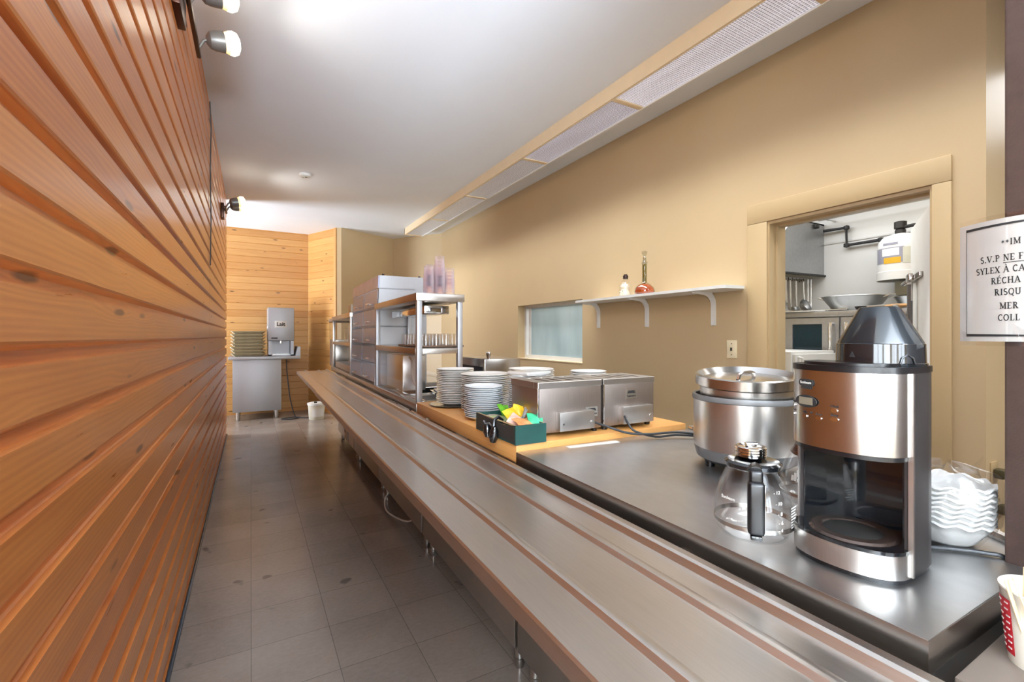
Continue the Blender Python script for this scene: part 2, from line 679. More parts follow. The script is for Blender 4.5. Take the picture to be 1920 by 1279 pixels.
# left wall: channel-jointed boards as one stepped profile
prof = [(XL - .10, 0.0)]
pitch, chan, dep = .1122, .030, .017
zs = 1.2915 - 11 * pitch
prof.append((XL, 0))
z = zs
while z < ZC - .01:
    if z > .01:
        top = z - chan
        if top > 0:
            prof += [(XL, top + .0015), (XL - dep * .75, top), (XL - dep, top + .003), (XL - dep, z - .007), (XL - dep * .55, z - .0015), (XL - .0025, z + .0015), (XL, z + .006)]
    z += pitch
prof += [(XL, ZC), (XL - .10, ZC)]
for y0, y1, nm in ((.2, 4.255, 'wall_left'), (4.262, YE, 'wall_left_far')):
    b = MB(); b.prism(prof, y0, y1, 1)
    struct(b.build(nm, M['pine'], smooth=20))
b = MB(); b.box(XL, XL + .012, .2, YE, 0, .018, .003)
struct(b.build('baseboard_left', M['baseb']))
b = MB(); b.box(XL - .10, XL - .02, 4.2, 4.3, 0, ZC)
struct(b.build('trim_1', M['dark']))


def board_wall(name, p, q, mat, th=.08):
    """Vertical wall of horizontal V-jointed boards from p to q, the room on its right-hand side."""
    p, q = Vector(p), Vector(q)
    L = (q - p).length
    ang = math.atan2(q.y - p.y, q.x - p.x)
    pr = [(th, 0), (0, 0)]
    zz = zs
    while zz < ZC - .01:
        if zz > .02:
            pr += [(0, zz - .007), (.006, zz), (0, zz + .007)]
        zz += pitch
    pr += [(0, ZC), (th, ZC)]
    b = MB()
    b.M = Matrix.Translation((p.x, p.y, 0)) @ Matrix.Rotation(ang, 4, 'Z')
    # profile in local y,z extruded along local x
    b.prism(pr, 0, L, 0)
    return struct(b.build(name, mat, smooth=15))


board_wall('wall_far', (-3.3, 8.9), (.887, 8.9), M['pine_far'])
board_wall('wall_far_angled', (.887, 8.9), (1.235, 8.13), M['pine_side'])
b = MB(); b.M = Matrix.Translation((1.235, 8.13, 0)) @ Matrix.Rotation(math.atan2(-.77, .348), 4, 'Z')
b.box(-.045, .02, -.02, .06, 0, ZC, .004)
struct(b.build('trim_2', M['pine_edge']))


def plain_wall(name, pts, mat, th=.1):
    """Wall along a polyline on the floor, thickness to the left of the walking direction."""
    b = MB()
    for (x0, y0), (x1, y1) in zip(pts, pts[1:]):
        L = math.hypot(x1 - x0, y1 - y0)
        b.M = Matrix.Translation((x0, y0, 0)) @ Matrix.Rotation(math.atan2(y1 - y0, x1 - x0), 4, 'Z')
        b.box(0, L, 0, th, 0, ZC)
    return struct(b.build(name, mat, smooth=0))


plain_wall('wall_far_tan', [(1.245, 8.105), (1.308, 8.07), (2.29, 8.54)], M['tan'])
plain_wall('wall_far_corner', [(2.29, 8.54), (2.915, 7.62)], M['tan'])
b = MB()
TH = .16
b.box(XR, XR + TH, 4.99, 7.72, 0, ZC)
b.box(XR, XR + TH, 3.70, 4.99, 0, 1.032)
b.box(XR, XR + TH, 3.70, 4.99, 1.677, ZC)
b.box(XR, XR + TH, 1.79, 3.70, 0, ZC)
b.box(XR, XR + TH, .95, 1.79, 2.04, ZC)
b.box(XR, XR + TH, .77, .95, 0, ZC)
struct(b.build('wall_right', M['tan'], smooth=0))
b = MB(); b.box(XR + TH, 5.3, .77, .87, 0, ZC)
struct(b.build('wall_right_return', M['tan'], smooth=0))

# kitchen beyond the door
b = MB(); b.box(5.0, 5.1, .87, 5.4, 0, 2.75)
struct(b.build('wall_kitchen_back', M['kwhite'], smooth=0))
b = MB(); b.box(XR + TH, 5.1, 5.4, 5.5, 0, 2.75)
struct(b.build('wall_kitchen_side', M['kwhite'], smooth=0))
b = MB(); b.box(XR + TH, 5.1, .87, 5.5, 2.7, 2.78)
struct(b.build('ceiling_kitchen', M['kwhite'], smooth=0))
b = MB(); b.box(4.985, 5.0, .87, 5.4, 2.5, 2.53); b.box(4.99, 5.0, .87, 2.5, 2.21, 2.235, .003)
struct(b.build('trim_3', M['kwhite']))

# dining-room end behind the camera
b = MB(); b.box(-3.4, 5.3, -5.2, -5.1, 0, .7); b.box(-3.4, 5.3, -5.2, -5.1, 2.7, ZC)
for x0, x1 in ((-3.4, -2.95), (-1.35, -.95), (.65, 5.3)):
    b.box(x0, x1, -5.2, -5.1, .7, 2.7)
struct(b.build('wall_rear', M['tan'], smooth=0))
for i, (x0, x1) in enumerate(((-2.95, -1.35), (-.95, .65))):
    b = MB(); b.box(x0, x1, -5.17, -5.15, .7, 2.7)
    o = struct(b.build('window_%d' % (i + 2), M['daylight'], smooth=0))
    f = MB()
    for a in (x0, (x0 + x1) / 2 - .03, x1 - .06):
        f.box(a, a + .06, -5.14, -5.09, .7, 2.7)
    f.box(x0, x1, -5.14, -5.09, .7, .76); f.box(x0, x1, -5.14, -5.09, 2.64, 2.7)
    f.build('window_frame', M['white'], o)
b = MB(); b.box(5.2, 5.3, -5.2, .77, 0, ZC)
struct(b.build('wall_dining_right', M['tan'], smooth=0))
b = MB(); b.box(-3.4, -3.3, -5.2, .2, 0, .6); b.box(-3.4, -3.3, -5.2, .2, 2.6, ZC)
for y0, y1 in ((-5.2, -4.4), (-2.4, -2.1), (-.1, .2)):
    b.box(-3.4, -3.3, y0, y1, .6, 2.6)
b.box(-3.4, -.377, .2, .3, 0, ZC)
struct(b.build('wall_dining_left', M['tan'], smooth=0))
for i, (y0, y1) in enumerate(((-4.4, -2.4), (-2.1, -.1))):
    b = MB(); b.box(-3.37, -3.35, y0, y1, .6, 2.6)
    struct(b.build('window_%d' % (i + 6), M['daylight'], smooth=0))  # unseen glowing windows added to light the counter side from the left
# room to the left beyond the pine wall
b = MB(); b.box(-3.4, -3.3, 5.5, 9.2, 0, .6); b.box(-3.4, -3.3, 5.5, 9.2, 2.5, ZC)
b.box(-3.4, -3.3, 5.5, 7.2, .6, 2.5); b.box(-3.4, -3.3, 8.7, 9.2, .6, 2.5)
struct(b.build('wall_far_left', M['pine_side'], smooth=0))
b = MB(); b.box(-3.38, -3.36, 7.2, 8.7, .6, 2.5)
struct(b.build('window_5', M['daylight'], smooth=0))

# door opening: casing, jamb, stop
b = MB()
b.box(XR - .018, XR + .001, .885, .957, 0, 2.04, .003)
b.box(XR - .018, XR + .001, 1.783, 1.918, 0, 2.04, .003)
b.box(XR - .018, XR + .001, .885, 1.918, 2.041, 2.165, .003)
struct(b.build('trim_4', M['tan_trim']))
b = MB()
b.box(XR - .005, XR + TH + .01, .95, .968, 0, 2.04)
b.box(XR - .005, XR + TH + .01, 1.772, 1.79, 0, 2.04)
b.box(XR - .005, XR + TH + .01, .968, 1.772, 2.022, 2.04)
b.box(XR + .06, XR + .10, .968, .98, 0, 2.022)
b.box(XR + .06, XR + .10, 1.76, 1.772, 0, 2.022)
b.box(XR + .06, XR + .10, .98, 1.76, 2.01, 2.022)
struct(b.build('trim_5', M['tan_trim'], smooth=0))
t = MB()
# white door leaf folded back into the kitchen
t.M = Matrix.Translation((3.10, .99, 0)) @ Matrix.Rotation(math.radians(26), 4, 'Z')
t.box(0, .76, 0, .038, .01, 2.0, .003)
dr = struct(t.build('door_1', M['white']))
h = MB(); h.M = Matrix.Translation((3.10, .99, 0)) @ Matrix.Rotation(math.radians(26), 4, 'Z')
h.cyl((.69, -.002, .98), (.69, -.05, .98), .012); h.lathe([(0, -.02), (.02, -.015), (.026, 0), (.02, .015), (0, .02)], (.69, -.06, .98), 16)
h.build('door_knob', M['alu'], dr)
b = MB(); b.box(XR + .015, XR + .04, .967, .971, 1.56, 1.72)
struct(b.build('trim_6', M['bronze']))

# pass-through window with sliding frosted panes
b = MB()
FX0, FX1 = 3.0, 3.045
b.box(FX0, FX1, 3.70, 4.99, 1.032, 1.075); b.box(FX0, FX1, 3.70, 4.99, 1.645, 1.677)
b.box(FX0, FX1, 4.95, 4.99, 1.075, 1.645); b.box(FX0, FX1, 3.70, 3.74, 1.075, 1.645)
wf = struct(b.build('window_1', M['white'], smooth=0))
b = MB(); b.box(FX0 + .02, FX0 + .026, 3.74, 4.86, 1.075, 1.645)
b.build('window_pane', M['frosted'], wf, smooth=0)
b = MB(); b.box(FX0 + .006, FX0 + .03, 4.86, 4.9, 1.075, 1.645, .003)
b.build('sash_stile', M['white'], wf)
b = MB(); b.box(XR - .004, FX0, 3.70, 4.99, 1.026, 1.034)
b.build('window_sill', M['beige'], wf)

# brown post at the near end of the counter, extended out of view to block window light
b = MB(); b.box(1.16, 1.32, -5.1, .285, 0, ZC, .004)
struct(b.build('wall_post', M['brown_post']))

# ------------------------------------------------------------------ ceiling: light trough, detector
ft = thing('ceiling_light', 'long beige ceiling light trough with clear prismatic lenses along the tan wall', 'light', (2.39, 3.0, ZC))
FXA, FXB = -.15, .155
y0, y1 = -4.28, 4.63     # local
b = MB()
b.box(FXA, FXA + .02, y0, y1, -.105, 0); b.box(FXA, FXB, y1 - .02, y1, -.105, 0)
b.build('fascia', M['beige'], ft, smooth=0)
b = MB(); b.box(FXA + .02, FXB, y0, y1 - .02, -.03, 0); b.box(FXB - .012, FXB, y0, y1, -.108, -.03)
b.build('housing', M['white'], ft, smooth=0)
divs = [-3.0, -1.74, -.47, .80, 2.15, 3.41, 4.6]
for k, d in enumerate(divs):
    b = MB(); b.box(FXA + .02, FXB - .012, d - .022, d + .022, -.104, -.085, .003)
    b.build('divider', M['beige'], ft)
prev = y0
mats = ['lens_a', 'lens_a', 'lens_a', 'lens_b', 'lens_c', 'lens_c', 'lens_c']
edges = [-4.26] + divs
for k in range(7):
    a, c = edges[k] + .022, edges[k + 1] - .022
    b = MB(); b.box(FXA + .021, FXB - .013, a, c, -.096, -.09)
    b.build('diffuser', M[mats[k]], ft, smooth=0)
    al = area('tube_glow', (2.39, 3.0 + (a + c) / 2, ZC - .112), (0, 0, 0), .25, c - a, 9.5 if k < 4 else 9, (.93, .97, 1))
    al.data.spread = math.radians(100)

b = MB(); b.lathe([(0, -.03), (.035, -.03), (.055, -.022), (.062, -.008), (.062, 0), (0, 0)], (0, 0, 0), 32)
sd = tag(b.build('smoke_detector', M['white'], loc=(.526, 5.608, ZC)), 'small round white detector alone on the grey ceiling', 'detector')
b = MB(); b.lathe([(.012, -.032), (.012, -.03), (0, -.03)], (.01, 0, 0), 12); b.lathe([(0, -.033), (.006, -.033), (.006, -.03)], (-.02, .015, 0), 8)
b.build('sensor_grille', M['dark'], sd)


def spot_fixture(name, label, y_heads, z, cat='light', ybar=(2.2, 2.87), plate=None):
    t = thing(name, label, cat, (XL, y_heads[0], z))
    def Lc(p):
        return (p[0] - XL, p[1] - y_heads[0], p[2] - z)
    b = MB(); b.box(*[q for ax in zip(Lc((XL, plate[0], z - .1)), Lc((XL + .03, plate[1], z + .06))) for q in ax], .004)
    b.build('wall_plate', M['bronze'], t)
    b = MB(); b.tube([Lc((XL + .045, ybar[0], z)), Lc((XL + .045, ybar[1], z))], .011, 8); 
    b.cyl(Lc((XL + .02, sum(plate) / 2, z)), Lc((XL + .045, sum(plate) / 2, z)), .012)
    b.build('bar', M['bronze'], t)
    for i, yh in enumerate(y_heads):
        zz = z + .06
        up = Vector((.93, .12, .18 if i == 0 else .22)).normalized()
        R = up.to_track_quat('Z', 'Y').to_matrix().to_4x4()
        base = Vector(Lc((XL + .085, yh, zz)))
        hd = MB(); hd.M = Matrix.Translation(base) @ R
        hd.lathe([(0, -.005), (.02, -.003), (.04, .012), (.047, .035), (.05, .075), (.047, .075), (.043, .04), (0, .03)], (0, 0, 0), 24)
        head = hd.build('lamp_head', M['lampgrey'], t)
        bl = MB(); bl.M = Matrix.Translation(base) @ R
        bl.lathe([(.046, .074), (.05, .085), (.0545, .095)], (0, 0, 0), 24)
        bl.build('bulb_rim', M['bulb_rim'], head)
        bl = MB(); bl.M = Matrix.Translation(base) @ R
        bl.lathe([(.0545, .095), (.058, .115), (.05, .135), (.03, .145), (0, .148)], (0, 0, 0), 24)
        bl.build('bulb', M['bulb'], head)
        ar = MB(); ar.tube([Lc((XL + .045, yh, z)), Lc((XL + .07, yh, zz - .01)), tuple(base)], .008, 8)
        ar.build('swivel_arm', M['lampgrey'], t)
        wp = Vector((XL, y_heads[0], z)) + base + up * .19
        point(name + '_glow', wp, SPOT_W)
    return t


SPOT_W = 5
spot_fixture('spotlight', 'near spotlight bar with lit lamps high on the pine wall, just under the ceiling', [2.8, 2.43, 2.06], 2.745, plate=(2.28, 2.48))
spot_fixture('spotlight', 'small far spotlight with lit lamps high near the end of the pine wall', [5.92, 5.75], 2.66, ybar=(5.7, 6.0), plate=(5.78, 5.9))

# thin wire down the joint in the pine wall
b = MB(); b.tube([(XL + .006, 4.2, 3.09), (XL + .012, 4.24, 2.9), (XL + .006, 4.25, 2.6), (XL + .01, 4.262, 2.2), (XL + .006, 4.255, 1.85)], .004, 6)
tag(b.build('wire', M['cable']), 'thin dark wire running down the joint of the pine wall from the ceiling', 'wire')

# ------------------------------------------------------------------ serving line: base cabinets, tray slide, worktops
XF = .768          # front edge of the worktops, local to the line
ZT = .906          # steel worktop
ZW = .930          # wooden worktop
units = [(.30, 1.53), (1.55, 2.70), (2.72, 3.86), (3.88, 5.05), (5.07, 6.2)]
where = ['under the coffee maker end of the serving line', 'under the wooden worktop with the plates',
         'under the open glass rack', 'under the clear bread cabinet', 'at the far end of the serving line']
for i, (a, c) in enumerate(units):
    t = thing('counter_cabinet', 'low steel counter cabinet on short legs ' + where[i], 'cabinet', CF(XF + .08, a, 0), -SK, 'serving line cabinets')
    b = MB(); b.box(.012, .36 if i == 0 else .55, .003, c - a - .003, .1, .855 if i < 2 else .755)
    b.build('body', M['steel_old'], t, smooth=0)
    b = MB(); b.box(0, .012, .002, c - a - .002, .112, .8, .002)
    b.build('front_panel', M['steel_y'], t)
    for lx in (.05, .32):
        for ly in (.05, c - a - .05):
            b = MB(); b.lathe([(0, 0), (.018, 0), (.022, .012), (.022, .035), (.016, .038), (.02, .04), (.02, .1), (0, .1)], (lx, ly, 0), 14)
            b.build('leg', M['steel_v'], t)
    if i == 4:
        b = MB(); b.box(-.006, 0, .34, .62, .125, .24, .002)
        dp = b.build('data_plate', M['paper'], t)
        b = MB(); b.box(-.0075, -.006, .37, .43, .14, .225); b.box(-.0075, -.006, .47, .58, .195, .225); b.box(-.0075, -.006, .47, .58, .14, .165)
        b.build('printing', M['lilac_lab'], dp, smooth=0)

# tray slide: two lengths of ribbed sheet with a turned-down lip
def slide(name, label, a, c, xo, mat):
    t = thing(name, label, 'tray slide', CF(0, a, 0), -SK, 'tray slide sections')
    zt = .866
    pr = [(xo, zt - .034), (xo, zt - .004), (xo + .004, zt)]
    for rx, w_, h_ in ((.478, .016, .009), (.633, .016, .009)):
        pr += [(rx - w_, zt), (rx - w_ * .55, zt + h_ * .85), (rx - w_ * .2, zt + h_), (rx + w_ * .2, zt + h_), (rx + w_ * .55, zt + h_ * .85), (rx + w_, zt)]
    pr += [(.706, zt), (.712, zt + .013), (.719, zt + .016), (.735, zt + .016), (.741, zt + .012), (.744, zt - .02)]
    pr += [(.738, zt - .02), (.7, zt - .006), (xo + .01, zt - .006), (xo + .006, zt - .034)]
    b = MB(); b.prism(pr, 0, c - a, 1)
    b.build('ribbed_top', mat, t, smooth=22)
    n = 3
    for k in range(n):
        y = (c - a) * (k + .5) / n
        b = MB(); b.prism([(.39, .83), (.74, .83), (.842, .55), (.844, .83), (.844, .855), (.39, .855)], y - .01, y + .01, 1)
        b.build('bracket', M['steel_old'], t, smooth=0)
    return t


slide('tray_slide', 'long ribbed steel tray slide running from the coffee maker past the plates', .02, 4.0, .372, M['steel_y'])
slide('tray_slide', 'far shorter length of ribbed steel tray slide ending beside the white pail', 4.003, 6.35, .378, M['steel_y'])

# steel worktop under the coffee maker
t = thing('steel_worktop', 'worn grey steel worktop carrying the coffee maker and big pot', 'worktop', CF(0, 0, 0), -SK)
b = MB()
fr = [(XF, .275), (1.235, .275), (1.245, .30), (1.53, .72), (1.62, 1.39), (XF, 1.39)]
b.prism(fr, ZT - .012, ZT, 2)
b.build('top', M['steel_top'], t, smooth=0)
b = MB()
b.prism([(XF - .001, .274), (XF - .001, 1.391), (XF + .006, 1.391), (XF + .006, .281), (1.235, .281), (1.235, .274)], ZT - .046, ZT - .001, 2)
b.build('turned_edge', brushed('turned_edge_steel', (176, 170, 164), .24, (4, 4, 30), .02, .02), t, smooth=0)
b = MB(); b.prism([(XF + .012, .285), (XF + .012, 1.39), (XF + .03, 1.39), (XF + .03, .3), (1.2, .3), (1.2, .285)], ZT - .1, ZT - .04, 2)
b.build('under_frame', M['dark'], t, smooth=0)
b = MB(); b.tube([(1.24, .285, ZT + .006), (1.25, .31, ZT + .006), (1.525, .72, ZT + .006), (1.615, 1.385, ZT + .006)], .011, 8)
b.build('rear_rim', M['steel_h'], t)

# black end panel below the steel worktop
b = MB(); b.box(.79, 1.15, .288, .297, .05, .86)
tag(b.build('end_panel', M['gloss_black'], loc=CF(0, 0, 0), rz=-SK), 'dark glossy end panel below the near edge of the steel worktop', 'panel')

# wooden worktop
b = MB(); b.box(XF, 1.6, 1.393, 2.56, ZW - .062, ZW, .004)
tag(b.build('wooden_worktop', M['butcher'], loc=CF(0, 0, 0), rz=-SK), 'thick honey-coloured wooden worktop with plate stacks and toasters', 'worktop')

# hot-food serving section
t = thing('serving_counter', 'steel hot-food counter with sunken pans below the racks', 'counter', CF(0, 2.565, 0), -SK)
b = MB()
L_ = 6.25 - 2.565
b.box(XF, XF + .05, 0, L_, .87, .918, .003); b.box(1.42, 1.6, 0, L_, .87, .918, .003)
for yy in (0, .36, .78, 1.12, 2.4, L_ - .06):
    b.box(XF + .05, 1.42, yy, yy + .06, .87, .917)
b.box(XF + .05, 1.42, 1.15, 2.45, .87, .917)
b.build('well_frame', M['steel_y'], t)
b = MB(); b.box(XF + .05, 1.42, .02, 1.12, .76, .77); b.box(XF + .05, 1.42, 2.45, L_, .76, .77)
b.build('well_floor', M['dark'], t, smooth=0)
for yy in (.06, .42):
    b = MB()
    w_, d_ = .36, .52
    for (x0, x1, ya, yb) in ((XF + .055, XF + .085, yy, yy + .36), (1.30, 1.33, yy, yy + .36)):
        b.box(x0, x1, ya, yb, .916, .924, .002)
    b.box(XF + .055, 1.33, yy, yy + .02, .916, .924, .002); b.box(XF + .055, 1.33, yy + .34, yy + .36, .916, .924, .002)
    b.prism([(XF + .085, yy + .02), (1.30, yy + .02), (1.30, yy + .34), (XF + .085, yy + .34)], .80, .92, 2, cap=False)
    b.box(XF + .085, 1.30, yy + .02, yy + .34, .80, .803)
    b.build('pan', M['chrome'], t)
for i, (yy, xx) in enumerate(((2.66, 1.16), (2.93, 1.14), (3.06, 1.3))):
    t2 = thing('pan_lid', ['shiny steel pan lid on the counter under the glass rack, nearest the plates', 'second shiny steel pan lid behind the first under the glass rack', 'third shiny steel pan lid at the back under the glass rack'][i], 'lid', CF(xx, yy, .926), -SK + (.1, -.15, .3)[i], 'pan lids')
    b = MB(); b.prism([(-.15, -.09), (.15, -.09), (.15, .09), (-.15, .09)], 0, .012, 2); b.box(-.13, .13, -.075, .075, .012, .022, .006)
    b.build('cover', M['chrome'], t2)
    b = MB(); b.tube([(-.04, 0, .02), (-.035, 0, .045), (.035, 0, .045), (.04, 0, .02)], .005, 6)
    b.build('handle', M['chrome'], t2)

# ------------------------------------------------------------------ open steel rack with glasses
RX0, RX1, RY0, RY1, RT = .780, 1.062, 2.59, 3.70, 1.553
t = thing('steel_rack', 'open steel rack over the hot-food counter with glasses on its shelf', 'rack', CF(0, 0, 0), -SK)
for x in (RX0, RX1 - .032):
    for y in (RY0, RY1 - .032):
        b = MB(); b.box(x, x + .032, y, y + .032, .918, RT - .03, .003)
        b.build('post', M['steel_m'], t)
b = MB(); b.box(RX0 - .006, RX1 + .01, RY0 - .006, RY1, RT - .045, RT, .003)
b.build('top_shelf', M['steel_y'], t)
b = MB(); b.box(RX0 + .03, RX1 - .0, RY0 + .002, RY1 - .034, 1.228, 1.234); b.box(RX0 + .0, RX0 + .03, RY0 + .034, RY1 - .034, 1.196, 1.234, .003)
b.box(RX0 + .034, RX1 - .034, RY0 + .003, RY0 + .03, 1.2, 1.234, .003)
b.build('middle_shelf', M['steel_y'], t)
b = MB(); b.box(RX0 + .08, RX1 - .04, RY0 + .12, RY1 - .2, 1.44, 1.49, .006)
b.build('heat_lamp', M['chrome'], t)
b = MB(); b.box(RX0 + .01, RX0 + .016, RY0 + .04, RY1 - .04, .925, 1.19)
b.build('sneeze_guard', M['acrylic'], t, smooth=0)
b = MB(); b.tube([(RX0 + .05, RY0 + .33, 1.17), (RX0 + .05, RY0 + .28, 1.15), (RX0 + .05, RY0 + .27, 1.08), (RX0 + .05, RY0 + .25, 1.03), (RX0 + .05, RY0 + .2, 1.0)], .006, 6)
b.build('cord', M['cable_w'], t)

# steel bin standing on the counter inside the rack
b = MB(); b.box(.86, 1.03, 3.2, 3.66, .920, 1.17, .01)
tag(b.build('steel_bin', M['steel_v'], loc=CF(0, 0, 0), rz=-SK), 'plain tall steel box behind the guard at the back of the rack', 'box')

# brown tray with upturned glasses
b = MB(); b.prism([(x + .955, y + 2.90) for x, y in rrect(.135, .27, .03)], 1.236, 1.242, 2)
b.tube([(x + .955, y + 2.90, 1.243) for x, y in rrect(.135, .27, .03)], .006, 6, closed=True)
tag(b.build('serving_tray', M['traybrown'], loc=CF(0, 0, 0), rz=-SK), 'brown tray of glasses on the middle shelf of the rack', 'tray')
b = MB()
b.lathe([(.028, 0), (.026, .04), (.0235, .075), (0, .078), (0, .074), (.0215, .072), (.024, .04), (.026, 0), (.028, 0)], (0, 0, 0), 18)
g0 = b.build('drinking_glass', M['glass'])
tag(g0, 'clear drinking glass upside down on the brown tray', 'glass', 'glasses on the brown tray')
first = True
for ix in range(4):
    for iy in range(8):
        g = g0 if first else g0.copy()
        if not first:
            COL.objects.link(g)
        first = False
        g.location = CF(.955 - .096 + ix * .064, 2.90 - .224 + iy * .064, 1.243)
g0 = None
# stacked tumblers on the rack top
cupm = MB()
cupm.lathe([(.0, .002), (.026, 0), (.028, .004), (.0335, .085), (.032, .085), (.0265, .006), (0, .006)], (0, 0, 0), 18)
cup0 = cupm.build('tumbler', M['cup_pink'])
tag(cup0, 'pinkish clear plastic tumbler nested in the stacks on the rack top', 'cup', 'tumblers on the rack top')
spots = [(.885, 2.70), (.955, 2.70), (1.025, 2.72), (.92, 2.78), (.99, 2.785)]
first = True
for k, (x, y) in enumerate(spots):
    n = [5, 5, 5, 6, 5][k]
    if k == 1:
        n = 8
    for j in range(n):
        c = cup0 if first else cup0.copy()
        if not first:
            COL.objects.link(c)
        first = False
        p = CF(x, y, RT + .085 + j * .022)
        c.location = p
        c.rotation_euler = (PI, 0, 0)
# ------------------------------------------------------------------ clear bread cabinet
BY0, BY1, BZ0, BZ1 = 3.715, 4.86, .918, 1.785
t = thing('bread_cabinet', 'tall steel cabinet with ten clear plastic drawers beside the rack', 'cabinet', CF(0, 0, 0), -SK)
xb, xt = .775, .806     # leaning front: bottom and top


def fx(zz):
    return xb + (xt - xb) * (zz - BZ0) / (BZ1 - BZ0)


b = MB()
side = [(fx(BZ0), BZ0), (1.2, BZ0), (1.2, BZ1), (fx(BZ1) + .01, BZ1)]
b.prism(side, BY0, BY0 + .012, 1); b.prism(side, BY1 - .012, BY1, 1)
b.box(1.17, 1.2, BY0, BY1, BZ1 - .03, BZ1)
b.build('case', M['steel_m'], t, smooth=0)
b = MB()
b.prism([(fx(1.68), 1.685), (fx(BZ1), BZ1 - .002), (fx(BZ1) + .012, BZ1 - .002), (fx(1.68) + .012, 1.685)], BY0 - .004, BY1 + .004, 1)
b.build('header', simple('lilac_white_plastic', (208, 214, 246), .25), t)
b = MB()
for yy in (BY0, (BY0 + BY1) / 2 - .008, BY1 - .016):
    b.prism([(fx(BZ0), BZ0), (fx(1.685), 1.685), (fx(1.685) + .012, 1.685), (fx(BZ0) + .012, BZ0)], yy, yy + .016, 1)
for k in range(6):
    zz = BZ0 + .012 + k * .1505
    b.prism([(fx(zz), zz - .006), (fx(zz), zz + .006), (fx(zz) + .3, zz + .006), (fx(zz) + .3, zz - .006)], BY0, BY1, 1)
b.build('divider_frame', M['acrylic'], t, smooth=0)
for cidx in range(2):
    for k in range(5):
        z0 = BZ0 + .022 + k * .1505
        z1 = z0 + .130
        ya = BY0 + .02 + cidx * .565
        yb = ya + .53
        b = MB()
        b.prism([(fx(z0) + .002, z0), (fx(z1) + .002, z1), (fx(z1) + .006, z1), (fx(z0) + .006, z0)], ya, yb, 1)
        b.box(fx(z0) + .006, fx(z0) + .3, ya, yb, z0, z0 + .003)
        b.box(fx(z0) + .006, fx(z0) + .3, ya, ya + .003, z0, z1 - .03)
        d = b.build('drawer', M['drawer'], t, smooth=0)
        b = MB()
        ym = (ya + yb) / 2
        b.tube([(fx(z0) + .002, ym - .05, z0 + .028), (fx(z0) - .022, ym - .045, z0 + .03), (fx(z0) - .022, ym + .045, z0 + .03), (fx(z0) + .002, ym + .05, z0 + .028)], .006, 6)
        b.build('handle', M['chrome'], d)
b = MB()
for yy in (BY0 + .05, BY1 - .1):
    b.cyl((fx(BZ1) + .05, yy, BZ1), (fx(BZ1) + .05, yy, BZ1 + .018), .01, seg=10)
b.cyl((1.15, BY0 + .04, BZ1), (1.15, BY0 + .04, BZ1 + .014), .01, seg=10)
b.build('top_bolts', M['dark'], t)
# bread inside some drawers
for i, (cidx, k) in enumerate(((0, 4), (1, 4), (0, 1), (1, 1), (0, 0))):
    z0 = BZ0 + .022 + k * .1505 + .004
    ya = BY0 + .02 + cidx * .565
    b = MB(); b.box(-.09, .09, -.17, .17, 0, .085, .02, 3)
    nm = ['top near', 'top far', 'fourth near', 'fourth far', 'bottom near'][i]
    tag(b.build('bread_loaf', simple('brown_bread', (176, 128, 100), .6, 0, .2, 20) if i == 0 else bpy.data.materials['brown_bread'], loc=CF(.97, ya + .27, z0), rz=-SK), 'brown loaf seen through the %s clear drawer of the bread cabinet' % nm, 'bread', 'bread in the clear drawers')

# far rack
t = thing('steel_rack', 'far steel rack with open shelves beyond the bread cabinet', 'rack', CF(0, 0, 0), -SK)
for x in (RX0, RX1 - .032):
    for y in (4.88, 6.17):
        b = MB(); b.box(x, x + .032, y, y + .032, .918, 1.51, .003)
        b.build('post', M['steel_v'], t)
b = MB(); b.box(RX0 - .006, RX1 + .01, 4.874, 6.21, 1.495, 1.542, .003)
b.build('top_shelf', M['steel_y'], t)
b = MB(); b.box(RX0, RX1, 4.915, 6.165, 1.2, 1.235, .003)
b.build('middle_shelf', M['steel_y'], t)
b = MB(); b.box(.80, 1.02, 5.0, 5.14, 1.236, 1.4, .006)
tag(b.build('napkin_dispenser', M['steel_v'], loc=CF(0, 0, 0), rz=-SK), 'small steel dispenser on the shelf of the far rack', 'dispenser')
for k in range(3):
    b = MB(); b.lathe([(0, 0), (.034, 0), (.04, .15), (.037, .15), (.032, .004), (0, .004)], (0, 0, 0), 16)
    tag(b.build('pitcher_glass', M['glass'], loc=CF(.84 + .03 * k, 5.4 + k * .22, 1.236)), 'tall clear glass on the shelf of the far rack', 'glass', 'tall glasses on the far rack')
b = MB(); b.box(.80, 1.04, 5.0, 6.1, .925, .99, .006); b.box(.86, .98, 5.1, 5.5, .99, 1.03, .006)
tag(b.build('serving_machine', M['steel_m'], loc=CF(0, 0, 0), rz=-SK), 'low steel appliance under the shelf of the far rack', 'appliance')
b = MB(); b.box(.79, .93, 4.9, 5.05, 1.542, 1.625, .003)
tag(b.build('cardboard_box', M['cream'], loc=CF(0, 0, 0), rz=-SK), 'small cream carton on top of the far rack', 'box')
t = thing('drink_dispenser', 'narrow steel dispenser at the very end of the serving line', 'dispenser', CF(.785, 6.22, .918), -SK)
b = MB(); b.box(0, .25, 0, .3, 0, .34, .006)
b.build('body', M['steel_v'], t)
b = MB(); b.box(-.005, .25, 0, .3, .34, .56)
b.build('clear_hopper', M['acrylic'], t, smooth=0)
b = MB(); b.box(-.015, .26, -.01, .31, .56, .61, .015)
b.build('lid', M['white'], t)

# ------------------------------------------------------------------ plates
def plate_mesh(r, deep=.3):
    b = MB()
    b.lathe([(0, .0015), (r * .52, .0015), (r * .56, 0), (r * .62, .002), (r * .8, .0085), (r * .985, .0165), (r, .018), (r * .985, .0195),
             (r * .8, .013), (r * .62, .006), (0, .005)], (0, 0, 0), 36)
    return b


